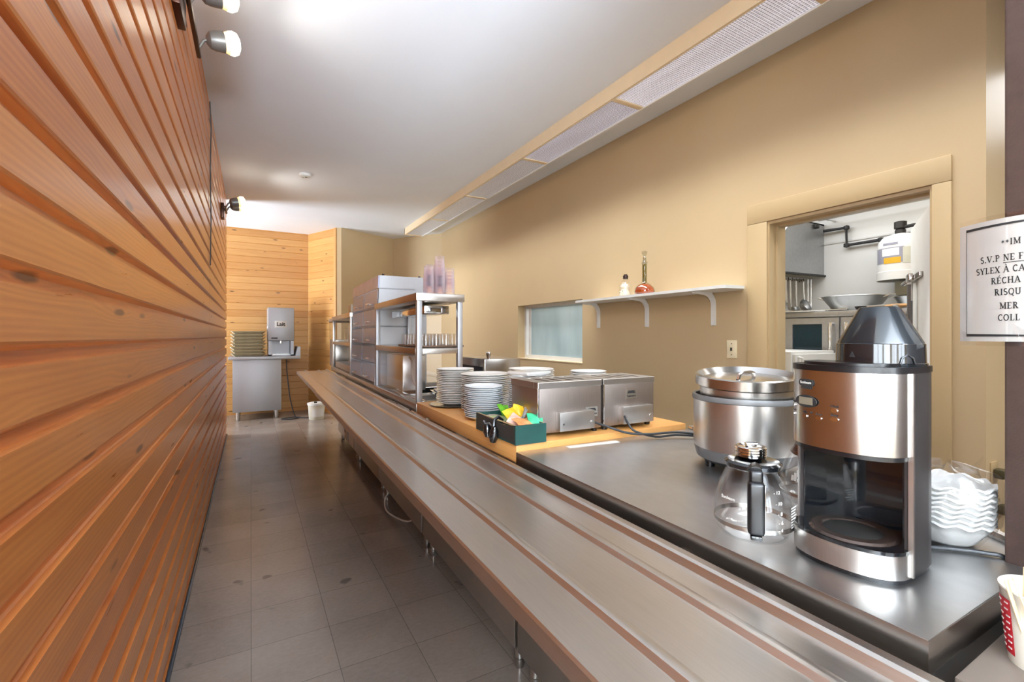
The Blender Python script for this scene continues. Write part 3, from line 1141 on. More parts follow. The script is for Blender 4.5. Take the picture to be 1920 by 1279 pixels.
def plate_stack(n, r, pitchp, loc, label, group, mat, name='plate', jit=.003, top_label=None):
    src = plate_mesh(r).build(name, mat)
    for k in range(n):
        o = src if k == 0 else src.copy()
        if k:
            COL.objects.link(o)
        o.location = (loc[0] + random.uniform(-jit, jit), loc[1] + random.uniform(-jit, jit), loc[2] + k * pitchp)
        o.rotation_euler = (random.uniform(-.008, .008), random.uniform(-.008, .008), 0)
        tag(o, label, 'plate', group)
        if k == n - 1 and top_label:
            tag(o, top_label, 'plate', group)


# steel platter under the far stack
b = MB(); b.lathe([(0, .001), (.10, .001), (.128, .006), (.134, .008), (.128, .009), (.1, .004), (0, .004)], (0, 0, 0), 36)
tag(b.build('steel_platter', M['steel_h'], loc=(.965, 2.345, ZW)), 'round steel platter under the farthest plate stack', 'platter')
plate_stack(20, .103, .0092, (.972, 2.35, ZW + .005), 'white plate in the tall stack on the steel platter', 'plates on the steel platter', M['porcelain'],
            top_label='topmost white plate of the tall stack on the steel platter')
plate_stack(19, .124, .0094, (1.03, 2.09, ZW), 'large white plate in the wide stack behind the front stack', 'large plates behind the front stack', M['porcelain'], 'dinner_plate',
            top_label='topmost large white plate of the wide stack behind the front stack')
plate_stack(17, .0875, .0083, (.918, 1.885, ZW), 'small white plate in the front stack beside the green box', 'small plates in the front stack', M['porcelain_blue'], 'side_plate',
            top_label='topmost small white plate of the front stack beside the green box')
plate_stack(20, .09, .0092, (1.083, 1.765, ZW), 'small white plate in the stack right behind the left toaster', 'small plates behind the left toaster', M['porcelain_blue'], 'side_plate',
            top_label='topmost round white plate of the stack right behind the left toaster')
plate_stack(22, .115, .0092, (1.232, 1.985, ZW), 'white plate in the tallest stack at the back below the window', 'plates below the window', M['porcelain'], 'dinner_plate',
            top_label='topmost large white plate standing highest at the back below the window')
plate_stack(22, .086, .0091, (1.40, 1.742, ZW), 'white plate in the stack behind the right toaster', 'plates behind the right toaster', M['porcelain'], 'side_plate',
            top_label='topmost white plate of the stack behind the right toaster')
b = MB(); b.prism(rrect(.075, .06, .012), 0, .006, 2); b.prism([(x * 1.08, y * 1.08) for x, y in rrect(.075, .06, .012)], .006, .016, 2)
tag(b.build('square_dish', M['porcelain'], loc=(1.085, 1.765, ZW + .203), rz=.3), 'square white dish lying on the stack behind the left toaster', 'dish')
b = MB(); b.lathe([(0, 0), (.03, 0), (.034, .004), (.04, .07), (.037, .07), (.031, .006), (0, .006)], (0, 0, 0), 20)
c_ = tag(b.build('coffee_cup', M['porcelain'], loc=CF(1.33, 2.78, .918)), 'white cup on the counter behind the right rack post', 'cup')
b = MB(); b.tube([(.037, 0, .06), (.06, 0, .055), (.062, 0, .03), (.035, 0, .018)], .005, 6)
b.build('handle', M['porcelain'], c_)
t = thing('back_appliance', 'dark-fronted steel machine on the counter behind the glass rack', 'appliance', CF(1.42, 3.05, .918), -SK)
b = MB(); b.box(0, .3, 0, .5, 0, .22, .008); b.build('body', M['steel_h'], t)
b = MB(); b.box(-.004, 0, .03, .47, .03, .16); b.build('front', M['black'], t, smooth=0)
b = MB(); b.lathe([(0, 0), (.012, 0), (.02, .04), (.012, .05), (0, .05)], (.05, .04, .22), 10); b.build('knob', M['chrome'], t)

# ------------------------------------------------------------------ toasters
def toaster(name, label, loc, w_, plate_mode):
    t = thing(name, label, 'toaster', loc, -SK, 'commercial toasters')
    d, h = .205, .19
    b = MB()
    z0 = .014
    b.box(0, w_, 0, d, z0, z0 + h - .022, .004)
    b.build('body', M['steel_old'], t)
    # top with four slots: frame of strips
    n = 4
    sw, gap = .019, (w_ - .09) / (n - .25)
    b = MB()
    zt0, zt1 = z0 + h - .024, z0 + h
    b.box(-.002, w_ + .002, -.002, .03, zt0, zt1, .002); b.box(-.002, w_ + .002, d - .03, d + .002, zt0, zt1, .002)
    xs = [.055 + k * gap for k in range(n)]
    e = [-.002] + [q for x in xs for q in (x, x + sw)] + [w_ + .002]
    for k in range(0, len(e), 2):
        b.box(e[k], e[k + 1], .03, d - .03, zt0, zt1)
    b.build('slotted_top', M['steel'], t, smooth=0)
    b = MB(); b.box(.03, w_ - .03, .028, d - .028, zt0 - .002, zt0 + .004); b.build('slot_recess', M['black'], t, smooth=0)
    for x in (.02, w_ - .02):
        for y in (.02, d - .02):
            b = MB(); b.lathe([(0, 0), (.011, 0), (.013, z0), (0, z0)], (x, y, 0), 12); b.build('foot', M['black'], t)
    b = MB(); b.box(-.0025, .004, -.0025, .004, z0 + .002, z0 + h - .02, .001); b.build('corner_trim', M['chrome'], t)
    bx0, bx1 = (.075, .235) if plate_mode else (.075, .235)
    b = MB(); b.box(bx0, bx1, -.032, 0, z0 + .008, z0 + .078, .002); jb = b.build('junction_box', M['steel'], t)
    b = MB()
    for x in (bx0 + .015, bx1 - .015):
        b.lathe([(0, -.003), (.004, -.002), (.004, 0)], (0, 0, 0), 8) if False else b.cyl((x, -.034, z0 + .035), (x, -.031, z0 + .035), .004, seg=8)
    b.build('screws', M['chrome'], jb)
    px, pz = ((.245, .065) if plate_mode else (.145, .122))
    b = MB(); b.box(px - .028, px + .028, -.0012, 0, pz + z0 - .018, pz + z0 + .02); npl = b.build('name_plate', M['alu'], t, smooth=0)
    b = MB(); b.prism([(px - .022, pz + z0 + .004), (px - .015, pz + z0 + .015), (px + .015, pz + z0 + .015), (px + .022, pz + z0 + .004)], -.0018, -.0012, 1)
    b.build('emblem', M['ink'], npl, smooth=0)
    text_mesh('Toastmaster', .0098, 'lettering', M['ink'], npl, (px, -.0016, pz + z0 - .007), (PI / 2, 0, 0), .0002, .0003)
    return t


toaster('toaster', 'left boxy steel toaster with slotted top behind the green box', (.914, 1.425, ZW), .292, True)
toaster('toaster', 'right boxy steel toaster with slotted top nearest the pot', (1.218, 1.42, ZW), .272, False)
def cable(name, label, pts, r=.0045, mat='cable', cat='cable', n=10):
    """Smooth (Catmull-Rom) cable through points."""
    P = [Vector(p) for p in pts]
    P = [P[0] * 2 - P[1]] + P + [P[-1] * 2 - P[-2]]
    out = []
    for i in range(1, len(P) - 2):
        for k in range(n):
            s = k / n
            a, b_, c, d = P[i - 1], P[i], P[i + 1], P[i + 2]
            out.append(.5 * ((2 * b_) + (c - a) * s + (2 * a - 5 * b_ + 4 * c - d) * s * s + (3 * b_ - a - 3 * c + d) * s ** 3))
    out.append(P[-2])
    b = MB(); b.tube(out, r, 8)
    return tag(b.build(name, M[mat], smooth=60), label, cat)


cable('power_cord', 'black cord leaving the left toaster box along the worktop', [(1.147, 1.40, .975), (1.2, 1.38, .955), (1.27, 1.34, .93), (1.34, 1.30, .925), (1.44, 1.255, .93), (1.52, 1.2, .922), (1.56, 1.12, .915)])
cable('power_cord', 'black cord looping from the right toaster box towards the pot', [(1.297, 1.385, .985), (1.285, 1.355, .965), (1.30, 1.33, .935), (1.37, 1.29, .914), (1.45, 1.26, .918), (1.535, 1.19, .914), (1.555, 1.12, .9115)])
b = MB(); b.prism([(.985, 1.365), (1.205, 1.347), (1.21, 1.375), (.99, 1.395)], 0, .0012, 2)
tag(b.build('paper_strip', M['paper'], loc=(0, -.035, ZT)), 'flat white paper strip on the steel worktop in front of the toasters', 'paper')

# ------------------------------------------------------------------ green box of sachets
t = thing('wooden_box', 'open green painted wooden box of tea sachets at the corner of the wooden worktop', 'box', (.788, 1.372, ZW), -SK)
BW, BL, BH = .125, .33, .066
b = MB()
b.box(0, BW, 0, .009, 0, BH); b.box(0, BW, BL - .009, BL, 0, BH); b.box(BW - .009, BW, .009, BL - .009, 0, BH); b.box(0, BW, .009, BL - .009, 0, .006)
b.build('box_shell', M['green_box'], t, smooth=0)
b = MB(); b.prism([(.009, .006), (BL - .009, .006), (BL - .009, BH), (.2, BH - .004), (.1, BH - .012), (.009, BH)], 0, .009, 0)
b.build('front_board', simple('dark_stained_board', (48, 44, 40), .5), t, smooth=0)
b = MB(); b.box(.002, .007, .009, BL - .009, BH - .003, BH + .0006); b.box(BW - .007, BW - .002, .009, BL - .009, BH, BH + .0006)
b.build('worn_rim', M['box_in'], t, smooth=0)
b = MB(); b.box(.0095, BW - .0095, .0095, BL - .0095, .0062, .012)
b.build('lining', M['box_in'], t, smooth=0)


def sachet(label, loc, rot, size, mat):
    w_, h_ = size
    b = MB()

    def fn(u, v):
        return ((u - .5) * w_, (v - .5) * h_, .006 * math.sin(PI * u) * math.sin(PI * v) + .002 * math.sin(9 * u + 5 * v))
    b.grid(fn, 10, 8)

    def fn2(u, v):
        p = fn(u, v)
        return (p[0], p[1], -.005 * math.sin(PI * u) * math.sin(PI * v) + .002 * math.sin(9 * u + 5 * v) - .0006)
    b.grid(fn2, 10, 8)
    o = b.build('tea_sachet', mat)
    o.location = loc
    o.rotation_euler = rot
    tag(o, label, 'sachet', 'tea sachets in the green box')
    return o


bx, by, bz = .788, 1.372, ZW
sachet('green tea sachet standing at the back left of the box', (bx + .085, by + .23, bz + .078), (1.0, .2, .5), (.075, .06), M['p_green'])
sachet('yellow sachet leaning behind the pink one in the box', (bx + .078, by + .155, bz + .078), (.9, -.2, .2), (.07, .055), M['p_yellow'])
sachet('yellow and green sachet at the right of the yellow one', (bx + .105, by + .16, bz + .085), (1.0, .3, -.4), (.05, .055), M['p_yellow'])
sachet('pink sachet lying in the middle of the box', (bx + .05, by + .085, bz + .07), (.5, -.3, .7), (.07, .05), M['p_pink'])
sachet('orange patterned sachet at the near edge of the box', (bx + .062, by + .045, bz + .068), (.45, .1, .2), (.085, .05), M['p_orange'])
sachet('teal sachet in the right corner of the box', (bx + .112, by + .05, bz + .072), (.6, .2, -.3), (.06, .055), M['p_teal'])
sachet('silver foil sachet poking up at the back of the box', (bx + .098, by + .105, bz + .085), (1.2, .9, .2), (.016, .06), M['p_silver'])
sachet('pale green sachet at the left end of the box', (bx + .05, by + .19, bz + .06), (.2, .1, .2), (.08, .06), simple('pale_green_sachet', (150, 166, 118), .4, 0, .2, 40))
sachet('grey sachet lying at the far end of the box', (bx + .06, by + .27, bz + .055), (.1, .1, .9), (.08, .06), simple('grey_sachet', (146, 132, 116), .4, 0, .1, 40))
# black tongs hooked over the box edge
t = thing('tongs', 'black plastic tongs hooked over the edge of the green box', 'tongs', (bx, by + .16, bz), -SK)
b = MB()
b.M = Matrix.Translation((-.012, -.02, .0)) @ Matrix.Rotation(.25, 4, 'X')
b.lathe([(0, -.02), (.012, -.014), (.018, .005), (.016, .03), (.007, .045), (0, .046)], (0, 0, 0), 14)
b.M = Matrix.Translation((-.014, .025, .004)) @ Matrix.Rotation(-.2, 4, 'X')
b.lathe([(0, -.012), (.01, -.008), (.016, .01), (.013, .034), (.006, .046), (0, .047)], (0, 0, 0), 14)
b.build('grip', M['gloss_black'], t)
b = MB(); b.tube([(-.012, -.02, .04), (-.006, -.015, .066), (.012, -.012, .074), (.03, -.01, .06)], .007, 8)
b.build('arm', M['black'], t)
b = MB(); b.tube([(-.014, .06, .05), (-.02, .045, .052), (-.02, .03, .044), (-.014, .012, .05), (-.016, -.01, .045)], .003, 6)
b.build('hinge_wire', M['grey_pl'], t)

# ------------------------------------------------------------------ big pot
t = thing('soup_warmer', 'large round steel soup warmer with a lidded inset behind the carafes', 'warmer', (1.325, .885, ZT), 0)
R_ = .152
b = MB(); b.lathe([(0, .018), (R_ * .8, .018), (R_ * .93, .03), (R_ * .985, .06), (R_ * .985, .064), (0, .064)], (0, 0, 0), 48)
b.build('base', M['grey_pl'], t)
for k in range(3):
    a = 2.6 + k * 2 * PI / 3
    b = MB(); b.lathe([(0, 0), (.014, 0), (.016, .02), (.018, .03), (0, .03)], (R_ * .72 * math.cos(a), R_ * .72 * math.sin(a), 0), 12)
    b.build('foot', M['black'], t)
b = MB(); b.lathe([(R_ * .985, .062), (R_ * .99, .066), (R_ * .99, .206), (R_ * .95, .207), (R_ * .93, .2), (R_ * .93, .1)], (0, 0, 0), 64)
b.build('drum', M['steel_v'], t)
b = MB(); b.lathe([(R_ * .985, .203), (R_ * 1.012, .206), (R_ * 1.015, .214), (R_ * 1.0, .22), (R_ * .945, .22), (R_ * .93, .212), (R_ * .945, .203)], (0, 0, 0), 64)
b.build('rim', M['grey_pl'], t)
tilt = Matrix.Translation((0, 0, .2)) @ Matrix.Rotation(math.radians(-5), 4, Vector((math.cos(2.25), math.sin(2.25), 0)))
b = MB(); b.M = tilt
b.lathe([(0, -.1), (R_ * .86, -.1), (R_ * .865, .055), (R_ * .9, .06), (R_ * .9, .064), (R_ * .84, .06), (R_ * .84, -.09), (0, -.09)], (0, 0, 0), 48)
inset = b.build('inset', M['steel_v'], t)
b = MB(); b.M = tilt
b.lathe([(R_ * .93, .052), (R_ * .955, .055), (R_ * .955, .082), (R_ * .92, .085), (R_ * .86, .075), (R_ * .82, .068), (R_ * .3, .071), (0, .072), (0, .068), (R_ * .8, .063), (R_ * .92, .075), (R_ * .93, .052)], (0, 0, 0), 48)
lid = b.build('lid', M['steel_h'], t)
b = MB(); b.M = tilt
b.tube([(-.04, 0, .07), (-.035, 0, .082), (-.02, 0, .087), (.02, 0, .087), (.035, 0, .082), (.04, 0, .07)], .006, 8)
b.build('lid_handle', M['steel_h'], lid)

# ------------------------------------------------------------------ carafes
def carafe(label, loc, ang, k, collar, handle=True):
    t = thing('glass_carafe', label, 'carafe', loc, 0, None)
    b = MB()
    pr = [(0, .003), (.05, .001), (.06, .004), (.067, .014), (.0715, .03), (.073, .05), (.070, .075), (.063, .1), (.055, .12), (.047, .134), (.046, .14)]
    pr = [(r * k, z_ * k) for r, z_ in pr]
    inner = [(max(0, r - .0022), z_ + (.002 if z_ < .01 else 0)) for r, z_ in pr[::-1]]
    b.lathe(pr + inner, (0, 0, 0), 40)
    b.build('glass_body', M['glass_warm'], t, smooth=60)
    b = MB(); b.lathe([(.0712 * k, .027 * k), (.0724 * k, .0275 * k), (.0732 * k, .036 * k), (.0722 * k, .0365 * k)], (0, 0, 0), 40)
    b.build('metal_band', M['steel_h'], t)
    return t


ca = carafe('empty glass carafe with black handle in front of the steel pot', (.882, .574, ZT), 0, 1.0, 'black')
b = MB(); b.lathe([(.044, .134), (.051, .138), (.0525, .146), (.047, .15), (.03, .148), (.0, .143), (0, .138), (.04, .136)], (0, 0, 0), 36)
lid = b.build('lid', M['gloss_black'], ca)
# handle: towards the camera
ha = math.atan2(-.574, -.882) + .06
b = MB(); b.M = Matrix.Rotation(ha, 4, 'Z')
b.tube([(.044, 0, .143), (.062, 0, .149), (.078, 0, .146)], .011, 10)
b.box(.072, .098, -.0145, .0145, .032, .13, .007, 3)
b.box(.06, .088, -.012, .012, .115, .150, .006, 3)
b.build('handle', M['black'], ca)
b = MB(); b.M = Matrix.Rotation(ha, 4, 'Z')
b.box(.064, .075, .0125, .0165, .028, .12, .001)
b.build('handle_strap', M['chrome'], ca)
b = MB(); b.M = Matrix.Rotation(ha, 4, 'Z'); b.box(.064, .098, -.01, .01, .024, .033, .003); b.build('handle_foot', M['gloss_black'], ca)
# printed marks on the glass (facing the camera, right of the handle)
def on_glass(a, zz, r=.0738):
    return (r * math.cos(a), r * math.sin(a), zz)


for i, (zz, s_, rr) in enumerate(((.103, '12', .0632), (.084, '10', .0685), (.066, '8', .072), (.05, '6', .0738), (.036, '4', .0735))):
    a = ha + .62
    o = text_mesh('- ' + s_, .009, 'scale_mark', M['ink_white'], ca, on_glass(a, zz, rr), (PI / 2, 0, a + PI / 2), .0001)
for i in range(8):
    a = ha + 1.12
    zz = .074 - i * .0052
    b = MB(); b.M = Matrix.Translation(on_glass(a, zz, .0742)) @ Matrix.Rotation(a + PI / 2, 4, 'Z')
    b.box(-.012, .012 - (i % 3) * .003, -.0002, .0002, -.0011, .0011)
    b.build('printed_line', M['ink_white'], ca, smooth=0)
a = ha - .72
text_mesh('Sunbeam', .0085, 'lettering', M['ink_white'], ca, on_glass(a, .083, .0705), (PI / 2 - .15, 0, a + PI / 2), .0001)

b = MB()
for k in range(4):
    b.tube([(.0275 * math.cos(q * PI / 10), .0275 * math.sin(q * PI / 10), .004 + k * .0052) for q in range(20)], .0028, 6, closed=True)
b.lathe([(0, .021), (.02, .022), (.027, .02), (.027, .001), (.02, .0)], (0, 0, 0), 24)
b.tube([(-.025, -.008, .024), (-.008, .006, .027), (.01, -.006, .027), (.025, .006, .024)], .003, 6)
tag(b.build('metal_lid', M['chrome'], loc=(.896, .588, ZT + .151)), 'ridged chrome ring lid lying on the front carafe', 'lid')

cb = carafe('second glass carafe with brown collar half hidden behind the coffee maker', (1.165, .612, ZT), 0, .9, 'brown')
b = MB(); b.lathe([(.038, .115), (.042, .12), (.034, .136), (.03, .146), (.034, .15), (.03, .151), (.026, .146), (.03, .13)], (0, 0, 0), 30)
b.build('collar', M['bronze'], cb)
b = MB(); b.M = Matrix.Rotation(.5, 4, 'Z'); b.box(.06, .085, -.012, .012, .03, .14, .006); b.build('handle', M['black'], cb)
a0 = math.atan2(-.612, -1.165) - .3
for k in range(7):
    aa = a0 - .3 + .1 * k
    zz, rr = .082 - .004 * abs(k - 3), .0632
    b = MB(); b.M = Matrix.Translation((rr * math.cos(aa), rr * math.sin(aa), zz)) @ Matrix.Rotation(aa + PI / 2, 4, 'Z')
    b.box(-.0028, .0028, -.0002, .0002, -.006 - .002 * (k % 2), .004 + .003 * (k % 3))
    b.build('printed_emblem', M['ink_white'], cb, smooth=0)
for k in range(6):
    aa = a0 - .3 + .11 * k
    b = MB(); b.M = Matrix.Translation((.0652 * math.cos(aa), .0652 * math.sin(aa), .066)) @ Matrix.Rotation(aa + PI / 2, 4, 'Z')
    b.box(-.0026, .0026, -.0002, .0002, -.004, .003)
    b.build('printed_emblem', M['ink_white'], cb, smooth=0)

# ------------------------------------------------------------------ coffee maker
CMX, CMY = .971, .421
t = thing('coffee_maker', 'tall steel and black coffee maker with a conical bean hopper', 'coffee maker', (CMX, CMY, ZT), 0)
HW = .0875


def front_arc(s=1.0, n=20, xc=-.045, bul=.062):
    pts = []
    for k in range(n + 1):
        q = -PI / 2 + PI * k / n
        y = math.copysign(abs(math.sin(q)) ** .92, math.sin(q)) * HW * s
        x = xc - bul * s * abs(math.cos(q)) ** .82
        pts.append((x, y))
    return pts       # from y=-HW to y=+HW, bulging towards -x


def back_arc(s=1.0, n=14, xc=.02, bul=.065):
    return [(xc + bul * math.cos(PI / 2 - PI * k / n) ** .8 if 0 < k < n else xc, HW * s * math.sin(PI / 2 - PI * k / n)) for k in range(n + 1)]


full = front_arc() + back_arc()
b = MB(); b.prism([(x * .97, y * .97) for x, y in full], 0, .012, 2); b.build('foot_plate', M['black'], t)
b = MB(); b.prism(front_arc() , .008, .046, 2); b.build('base_band', M['steel_v'], t)
b = MB(); b.prism(front_arc(.985) + [(.03, .077), (.03, -.077)], .046, .052, 2); b.build('base_top', M['gloss_black'], t)
b = MB(); b.lathe([(0, .053), (.045, .053), (.047, .0555), (.062, .0555), (.066, .052)], (-.035, 0, 0), 40)
b.build('hot_plate', simple('worn_hot_plate', (62, 50, 44), .22, .5, .3, 20), t)
ring = MB(); ring.lathe([(0, .054), (.043, .054), (.044, .0535)], (-.035, 0, 0), 40); ring.build('plate_centre', M['dark'], t)
# body: U-shaped column
outer = [(-.045, -HW), ] + [(-.045, -HW)] 
U = [(-.045, HW)] + back_arc() + [(-.045, -HW), (-.045, -.079), (.03, -.076), (.03, .076), (-.045, .079)]
b = MB(); b.prism(U, .01, .338, 2); b.build('body', M['char'], t, smooth=30)
b = MB(); b.prism([(-.044, .0785), (.0295, .0755), (.0295, -.0755), (-.044, -.0785), (-.044, -.0765), (.0275, -.074), (.0275, .074), (-.044, .0765)], .05, .205, 2)
b.build('cavity', M['gloss_black'], t, smooth=0)
for s_ in (-1, 1):
    b = MB(); b.box(-.0475, -.0425, s_ * .0885 - .0035, s_ * .0885 - .0005 if s_ > 0 else s_ * .0885 + .0035, .01, .338)
    b.build('edge_trim', M['alu'], t, smooth=0)
b = MB(); b.prism(front_arc(), .204, .338, 2); hd = b.build('front_housing', M['steel_h'], t)
b = MB(); b.prism(front_arc(.97) + [(.03, .076), (.03, -.076)], .196, .204, 2); b.build('brew_head', M['black'], t)
b = MB(); b.prism([(x * 1.02, y * 1.015) for x, y in full], .338, .348, 2); b.build('top_lid', M['black'], t)
b = MB(); b.prism([(x * .8 - .01, y * .8) for x, y in front_arc()] + [(-.01, .07), (-.01, -.07)], .348, .353, 2); b.build('water_flap', M['black'], t)
hx, hy = .012, -.021
hop = MB(); hop.lathe([(.066, .348), (.067, .352), (.0645, .353), (.0635, .385), (.062, .386)], (hx, hy, 0), 48)
hp = hop.build('hopper_ring', M['gloss_black'], t)
hop = MB(); hop.lathe([(.062, .385), (.0615, .388), (.031, .447), (.029, .45), (.026, .451), (0, .452)], (hx, hy, 0), 48)
hop.build('hopper_cone', simple('smoked_plastic', (20, 24, 27), .14, 0, .1), t)
av = math.atan2(-(CMY + hy), -(CMX + hx))
b = MB(); b.M = Matrix.Translation((hx, hy, 0)) @ Matrix.Rotation(av - .62, 4, 'Z')
b.prism([(-.005, .362), (.005, .362), (0, .372)], .0632, .0648, 0)
b.build('arrow_mark', M['ink'], hp, smooth=0)
b = MB(); b.M = Matrix.Translation((hx, hy, 0)) @ Matrix.Rotation(av + .62, 4, 'Z')
b.tube([(.0645, -.012, .352), (.0645, -.009, .362), (.0645, 0, .367), (.0645, .009, .362), (.0645, .012, .352)], .0016, 6)
b.build('release_latch', M['black'], hp)


def on_front(yy, zz, out=.0006):
    """Point and heading on the curved steel front for a given sideways position."""
    arc = front_arc(n=200)
    i = min(range(1, 200), key=lambda k: abs(arc[k][1] - yy))
    (xa, ya), (xb_, yb_) = arc[i - 1], arc[i + 1]
    tx, ty = xb_ - xa, yb_ - ya
    L = math.hypot(tx, ty)
    nx, ny = -ty / L, tx / L        # outward (towards -x)
    x, y = arc[i]
    return (x + nx * out, y + ny * out, zz), math.atan2(ny, nx) + PI / 2


def badge_outline(w_, h_, n=28):
    return [(w_ * math.cos(2 * PI * k / n), h_ * math.sin(2 * PI * k / n)) for k in range(n)]


def front_piece(name, yy, zz, outline, mat, th=.0015, out=0):
    p, ang = on_front(yy, zz, out)
    b = MB(); b.M = Matrix.Translation(p) @ Matrix.Rotation(ang, 4, 'Z')
    b.prism(outline, -th, 0, 1)
    return b.build(name, mat, hd)


def front_text(s, yy, zz, size, mat, out=.0018, bold=0):
    p, ang = on_front(yy, zz, out)
    text_mesh(s, size, 'lettering', mat, hd, p, (PI / 2, 0, ang), .0001, bold)


front_piece('badge', .043, .315, [(x, z_) for x, z_ in rrect(.0155, .0062, .006)], M['ink'])
front_text('Sunbeam', .043, .3155, .0066, M['ink_white'], .0017)
front_piece('badge', .043, .3065, [(x, z_) for x, z_ in rrect(.0105, .0024, .002)], M['ink'])
front_piece('display', .044, .282, badge_outline(.0225, .011), M['ink'], .0015)
front_piece('display_screen', .044, .2825, [(-.0145, -.0065), (.0145, -.0065), (.0145, .0065), (-.0145, .0065)], M['lcd'], .002)
for (yy, zz, lab, w_) in ((.0745, .272, 'Program', .004), (.0745, .256, 'Hour', .004), (.046, .256, 'Min', .0045), (.02, .256, 'Auto', .005),
                          (-.006, .273, 'Clock', .005), (-.006, .258, 'Brew', .0065)):
    front_piece('button', yy, zz - .001, badge_outline(w_, .0032), M['chrome'], .002)
    front_text(lab, yy, zz + .006, .0052, M['ink'], .0008, .00008)
front_piece('indicator_light', .033, .263, badge_outline(.0016, .0016), M['ink'], .0012)
cable('power_cord', 'black cord of the coffee maker running to the worktop edge by the post', [(1.06, .40, .916), (1.1, .37, .912), (1.13, .345, .911), (1.16, .31, .911), (1.176, .285, .906), (1.185, .272, .86)], .004)

# ------------------------------------------------------------------ bagged foam bowls
bwx, bwy = 1.183, .372
bm_ = MB()
bm_.lathe([(0, .0), (.04, 0), (.044, .004), (.062, .03), (.068, .042), (.0715, .043), (.0715, .047), (.066, .047), (.058, .032), (.042, .006), (0, .005)], (0, 0, 0), 60)
for v in bm_.bm.verts:
    r = math.hypot(v.co.x, v.co.y)
    if r > .055:
        v.co.z += (r - .055) / .0165 * .0032 * math.cos(12 * math.atan2(v.co.y, v.co.x))
src = bm_.build('foam_bowl', M['foam'], smooth=60)
for k in range(8):
    o = src if k == 0 else src.copy()
    if k:
        COL.objects.link(o)
    o.location = (bwx, bwy, ZT + .004 + k * .0098)
    o.rotation_euler = (0, 0, .06 * k)
    tag(o, 'white wavy-rimmed foam bowl inside the clear bag behind the coffee maker', 'bowl', 'bagged foam bowls')
b = MB()


def bagf(u, v):
    a = 2 * PI * u
    pr = [(.046, .001), (.06, .022), (.078, .05), (.08, .085), (.079, .115), (.066, .136), (.03, .146), (.008, .150)]
    x = v * (len(pr) - 1)
    i = min(int(x), len(pr) - 2)
    s = x - i
    r = pr[i][0] * (1 - s) + pr[i + 1][0] * s
    zz = pr[i][1] * (1 - s) + pr[i + 1][1] * s
    if v > .5:
        r *= 1 + .07 * math.sin(7 * a + 5 * v) + .05 * math.sin(13 * a)
        zz += .008 * math.sin(5 * a + 2)
    return (r * math.cos(a), r * math.sin(a), zz)


b.grid(bagf, 48, 24)
b.grid(lambda u, v: (-.01 + .05 * u, -.03 - .02 * math.sin(3 * u) * v, .138 + .035 * math.sin(PI * u) * v + .002 * math.sin(14 * u)), 12, 5)
tag(b.build('plastic_bag', M['film'], loc=(bwx, bwy, ZT), smooth=50), 'crumpled clear plastic bag around the foam bowls', 'bag')

# cord plugs on the wall strip beside the post
for i, (x, z_) in enumerate(((2.985, .675), (3.04, .50))):
    t = thing('wall_plug', ['olive brown plug with a cord, the upper one beside the brown post', 'olive brown plug, the lower one beside the brown post'][i], 'plug', (x, .77, z_), 0)
    b = MB(); b.box(-.04, .04, -.006, 0, -.05, .05, .002); b.build('socket_plate', M['tan_trim'], t)
    b = MB(); b.box(-.025, .025, -.045, -.006, -.022, .022, .008); b.box(.02, .05, -.04, -.015, -.012, .012, .005); b.build('plug_body', M['cable_o'], t)
    b = MB(); b.tube([(.045, -.028, 0), (.1, -.03, .012 if i == 0 else -.02), (.2, -.03, .005 if i == 0 else -.05), (.35, -.03, -.04)], .008, 8); b.build('cord', M['cable_o'], t)

# ------------------------------------------------------------------ side table with cup of stir sticks
t = thing('side_table', 'grey steel table top in the near right corner under the stick cup', 'table', (0, 0, 0))
b = MB(); b.box(.80, 1.15, -.7, .243, .83, .86, .003); b.build('table_top', simple('taupe_laminate', (112, 100, 90), .35), t)
for x in (.84, 1.11):
    for y in (-.66, .2):
        b = MB(); b.cyl((x, y, 0), (x, y, .83), .018); b.build('leg', M['steel_v'], t)
cx, cy = .928, .188
t = thing('paper_cup', 'white paper cup with a red band holding wooden stir sticks', 'cup', (cx, cy, .86))
b = MB(); b.lathe([(0, .004), (.034, .004), (.034, 0), (.0355, 0), (.0445, .098), (.046, .1), (.0455, .102), (.043, .099), (.0345, .006), (0, .006)], (0, 0, 0), 36)
b.build('cup_body', simple('cup_board', (236, 230, 216), .45), t)
a1 = math.atan2(-cy, -cx)
b = MB()


def band(u, v):
    a = a1 - 1.45 + .62 * u
    zz = .012 + .075 * v
    r = .0358 + (.0445 - .0355) * zz / .098 + .0004
    return (r * math.cos(a), r * math.sin(a), zz)


b.grid(band, 10, 6)
rb = b.build('red_band', M['red'], t)
for k in range(8):
    zz = .02 + k * .0088
    for j in range(2):
        a = a1 - 1.30 + .3 * j + .03 * (k % 3)
        r = .0358 + .009 * zz / .098 + .0008
        b = MB(); b.M = Matrix.Translation((r * math.cos(a), r * math.sin(a), zz)) @ Matrix.Rotation(a + PI / 2, 4, 'Z')
        b.box(-.003, .003, -.0003, .0003, -.0009, .0009)
        b.build('printed_line', M['ink_white'], rb, smooth=0)
for k in range(9):
    a = .7 * k
    b = MB(); b.M = Matrix.Translation((cx + .022 * math.cos(a), cy + .022 * math.sin(a), .868)) @ Matrix.Rotation(.16 * math.sin(a + 1) - .05, 4, 'X') @ Matrix.Rotation(-.2 + .12 * math.cos(a), 4, 'Y') @ Matrix.Rotation(a, 4, 'Z')
    b.box(-.0028, .0028, -.0008, .0008, 0, .115 + .006 * (k % 3), .0006)
    tag(b.build('stir_stick', M['stick']), 'flat wooden stir stick standing in the paper cup', 'stick', 'stir sticks in the paper cup')

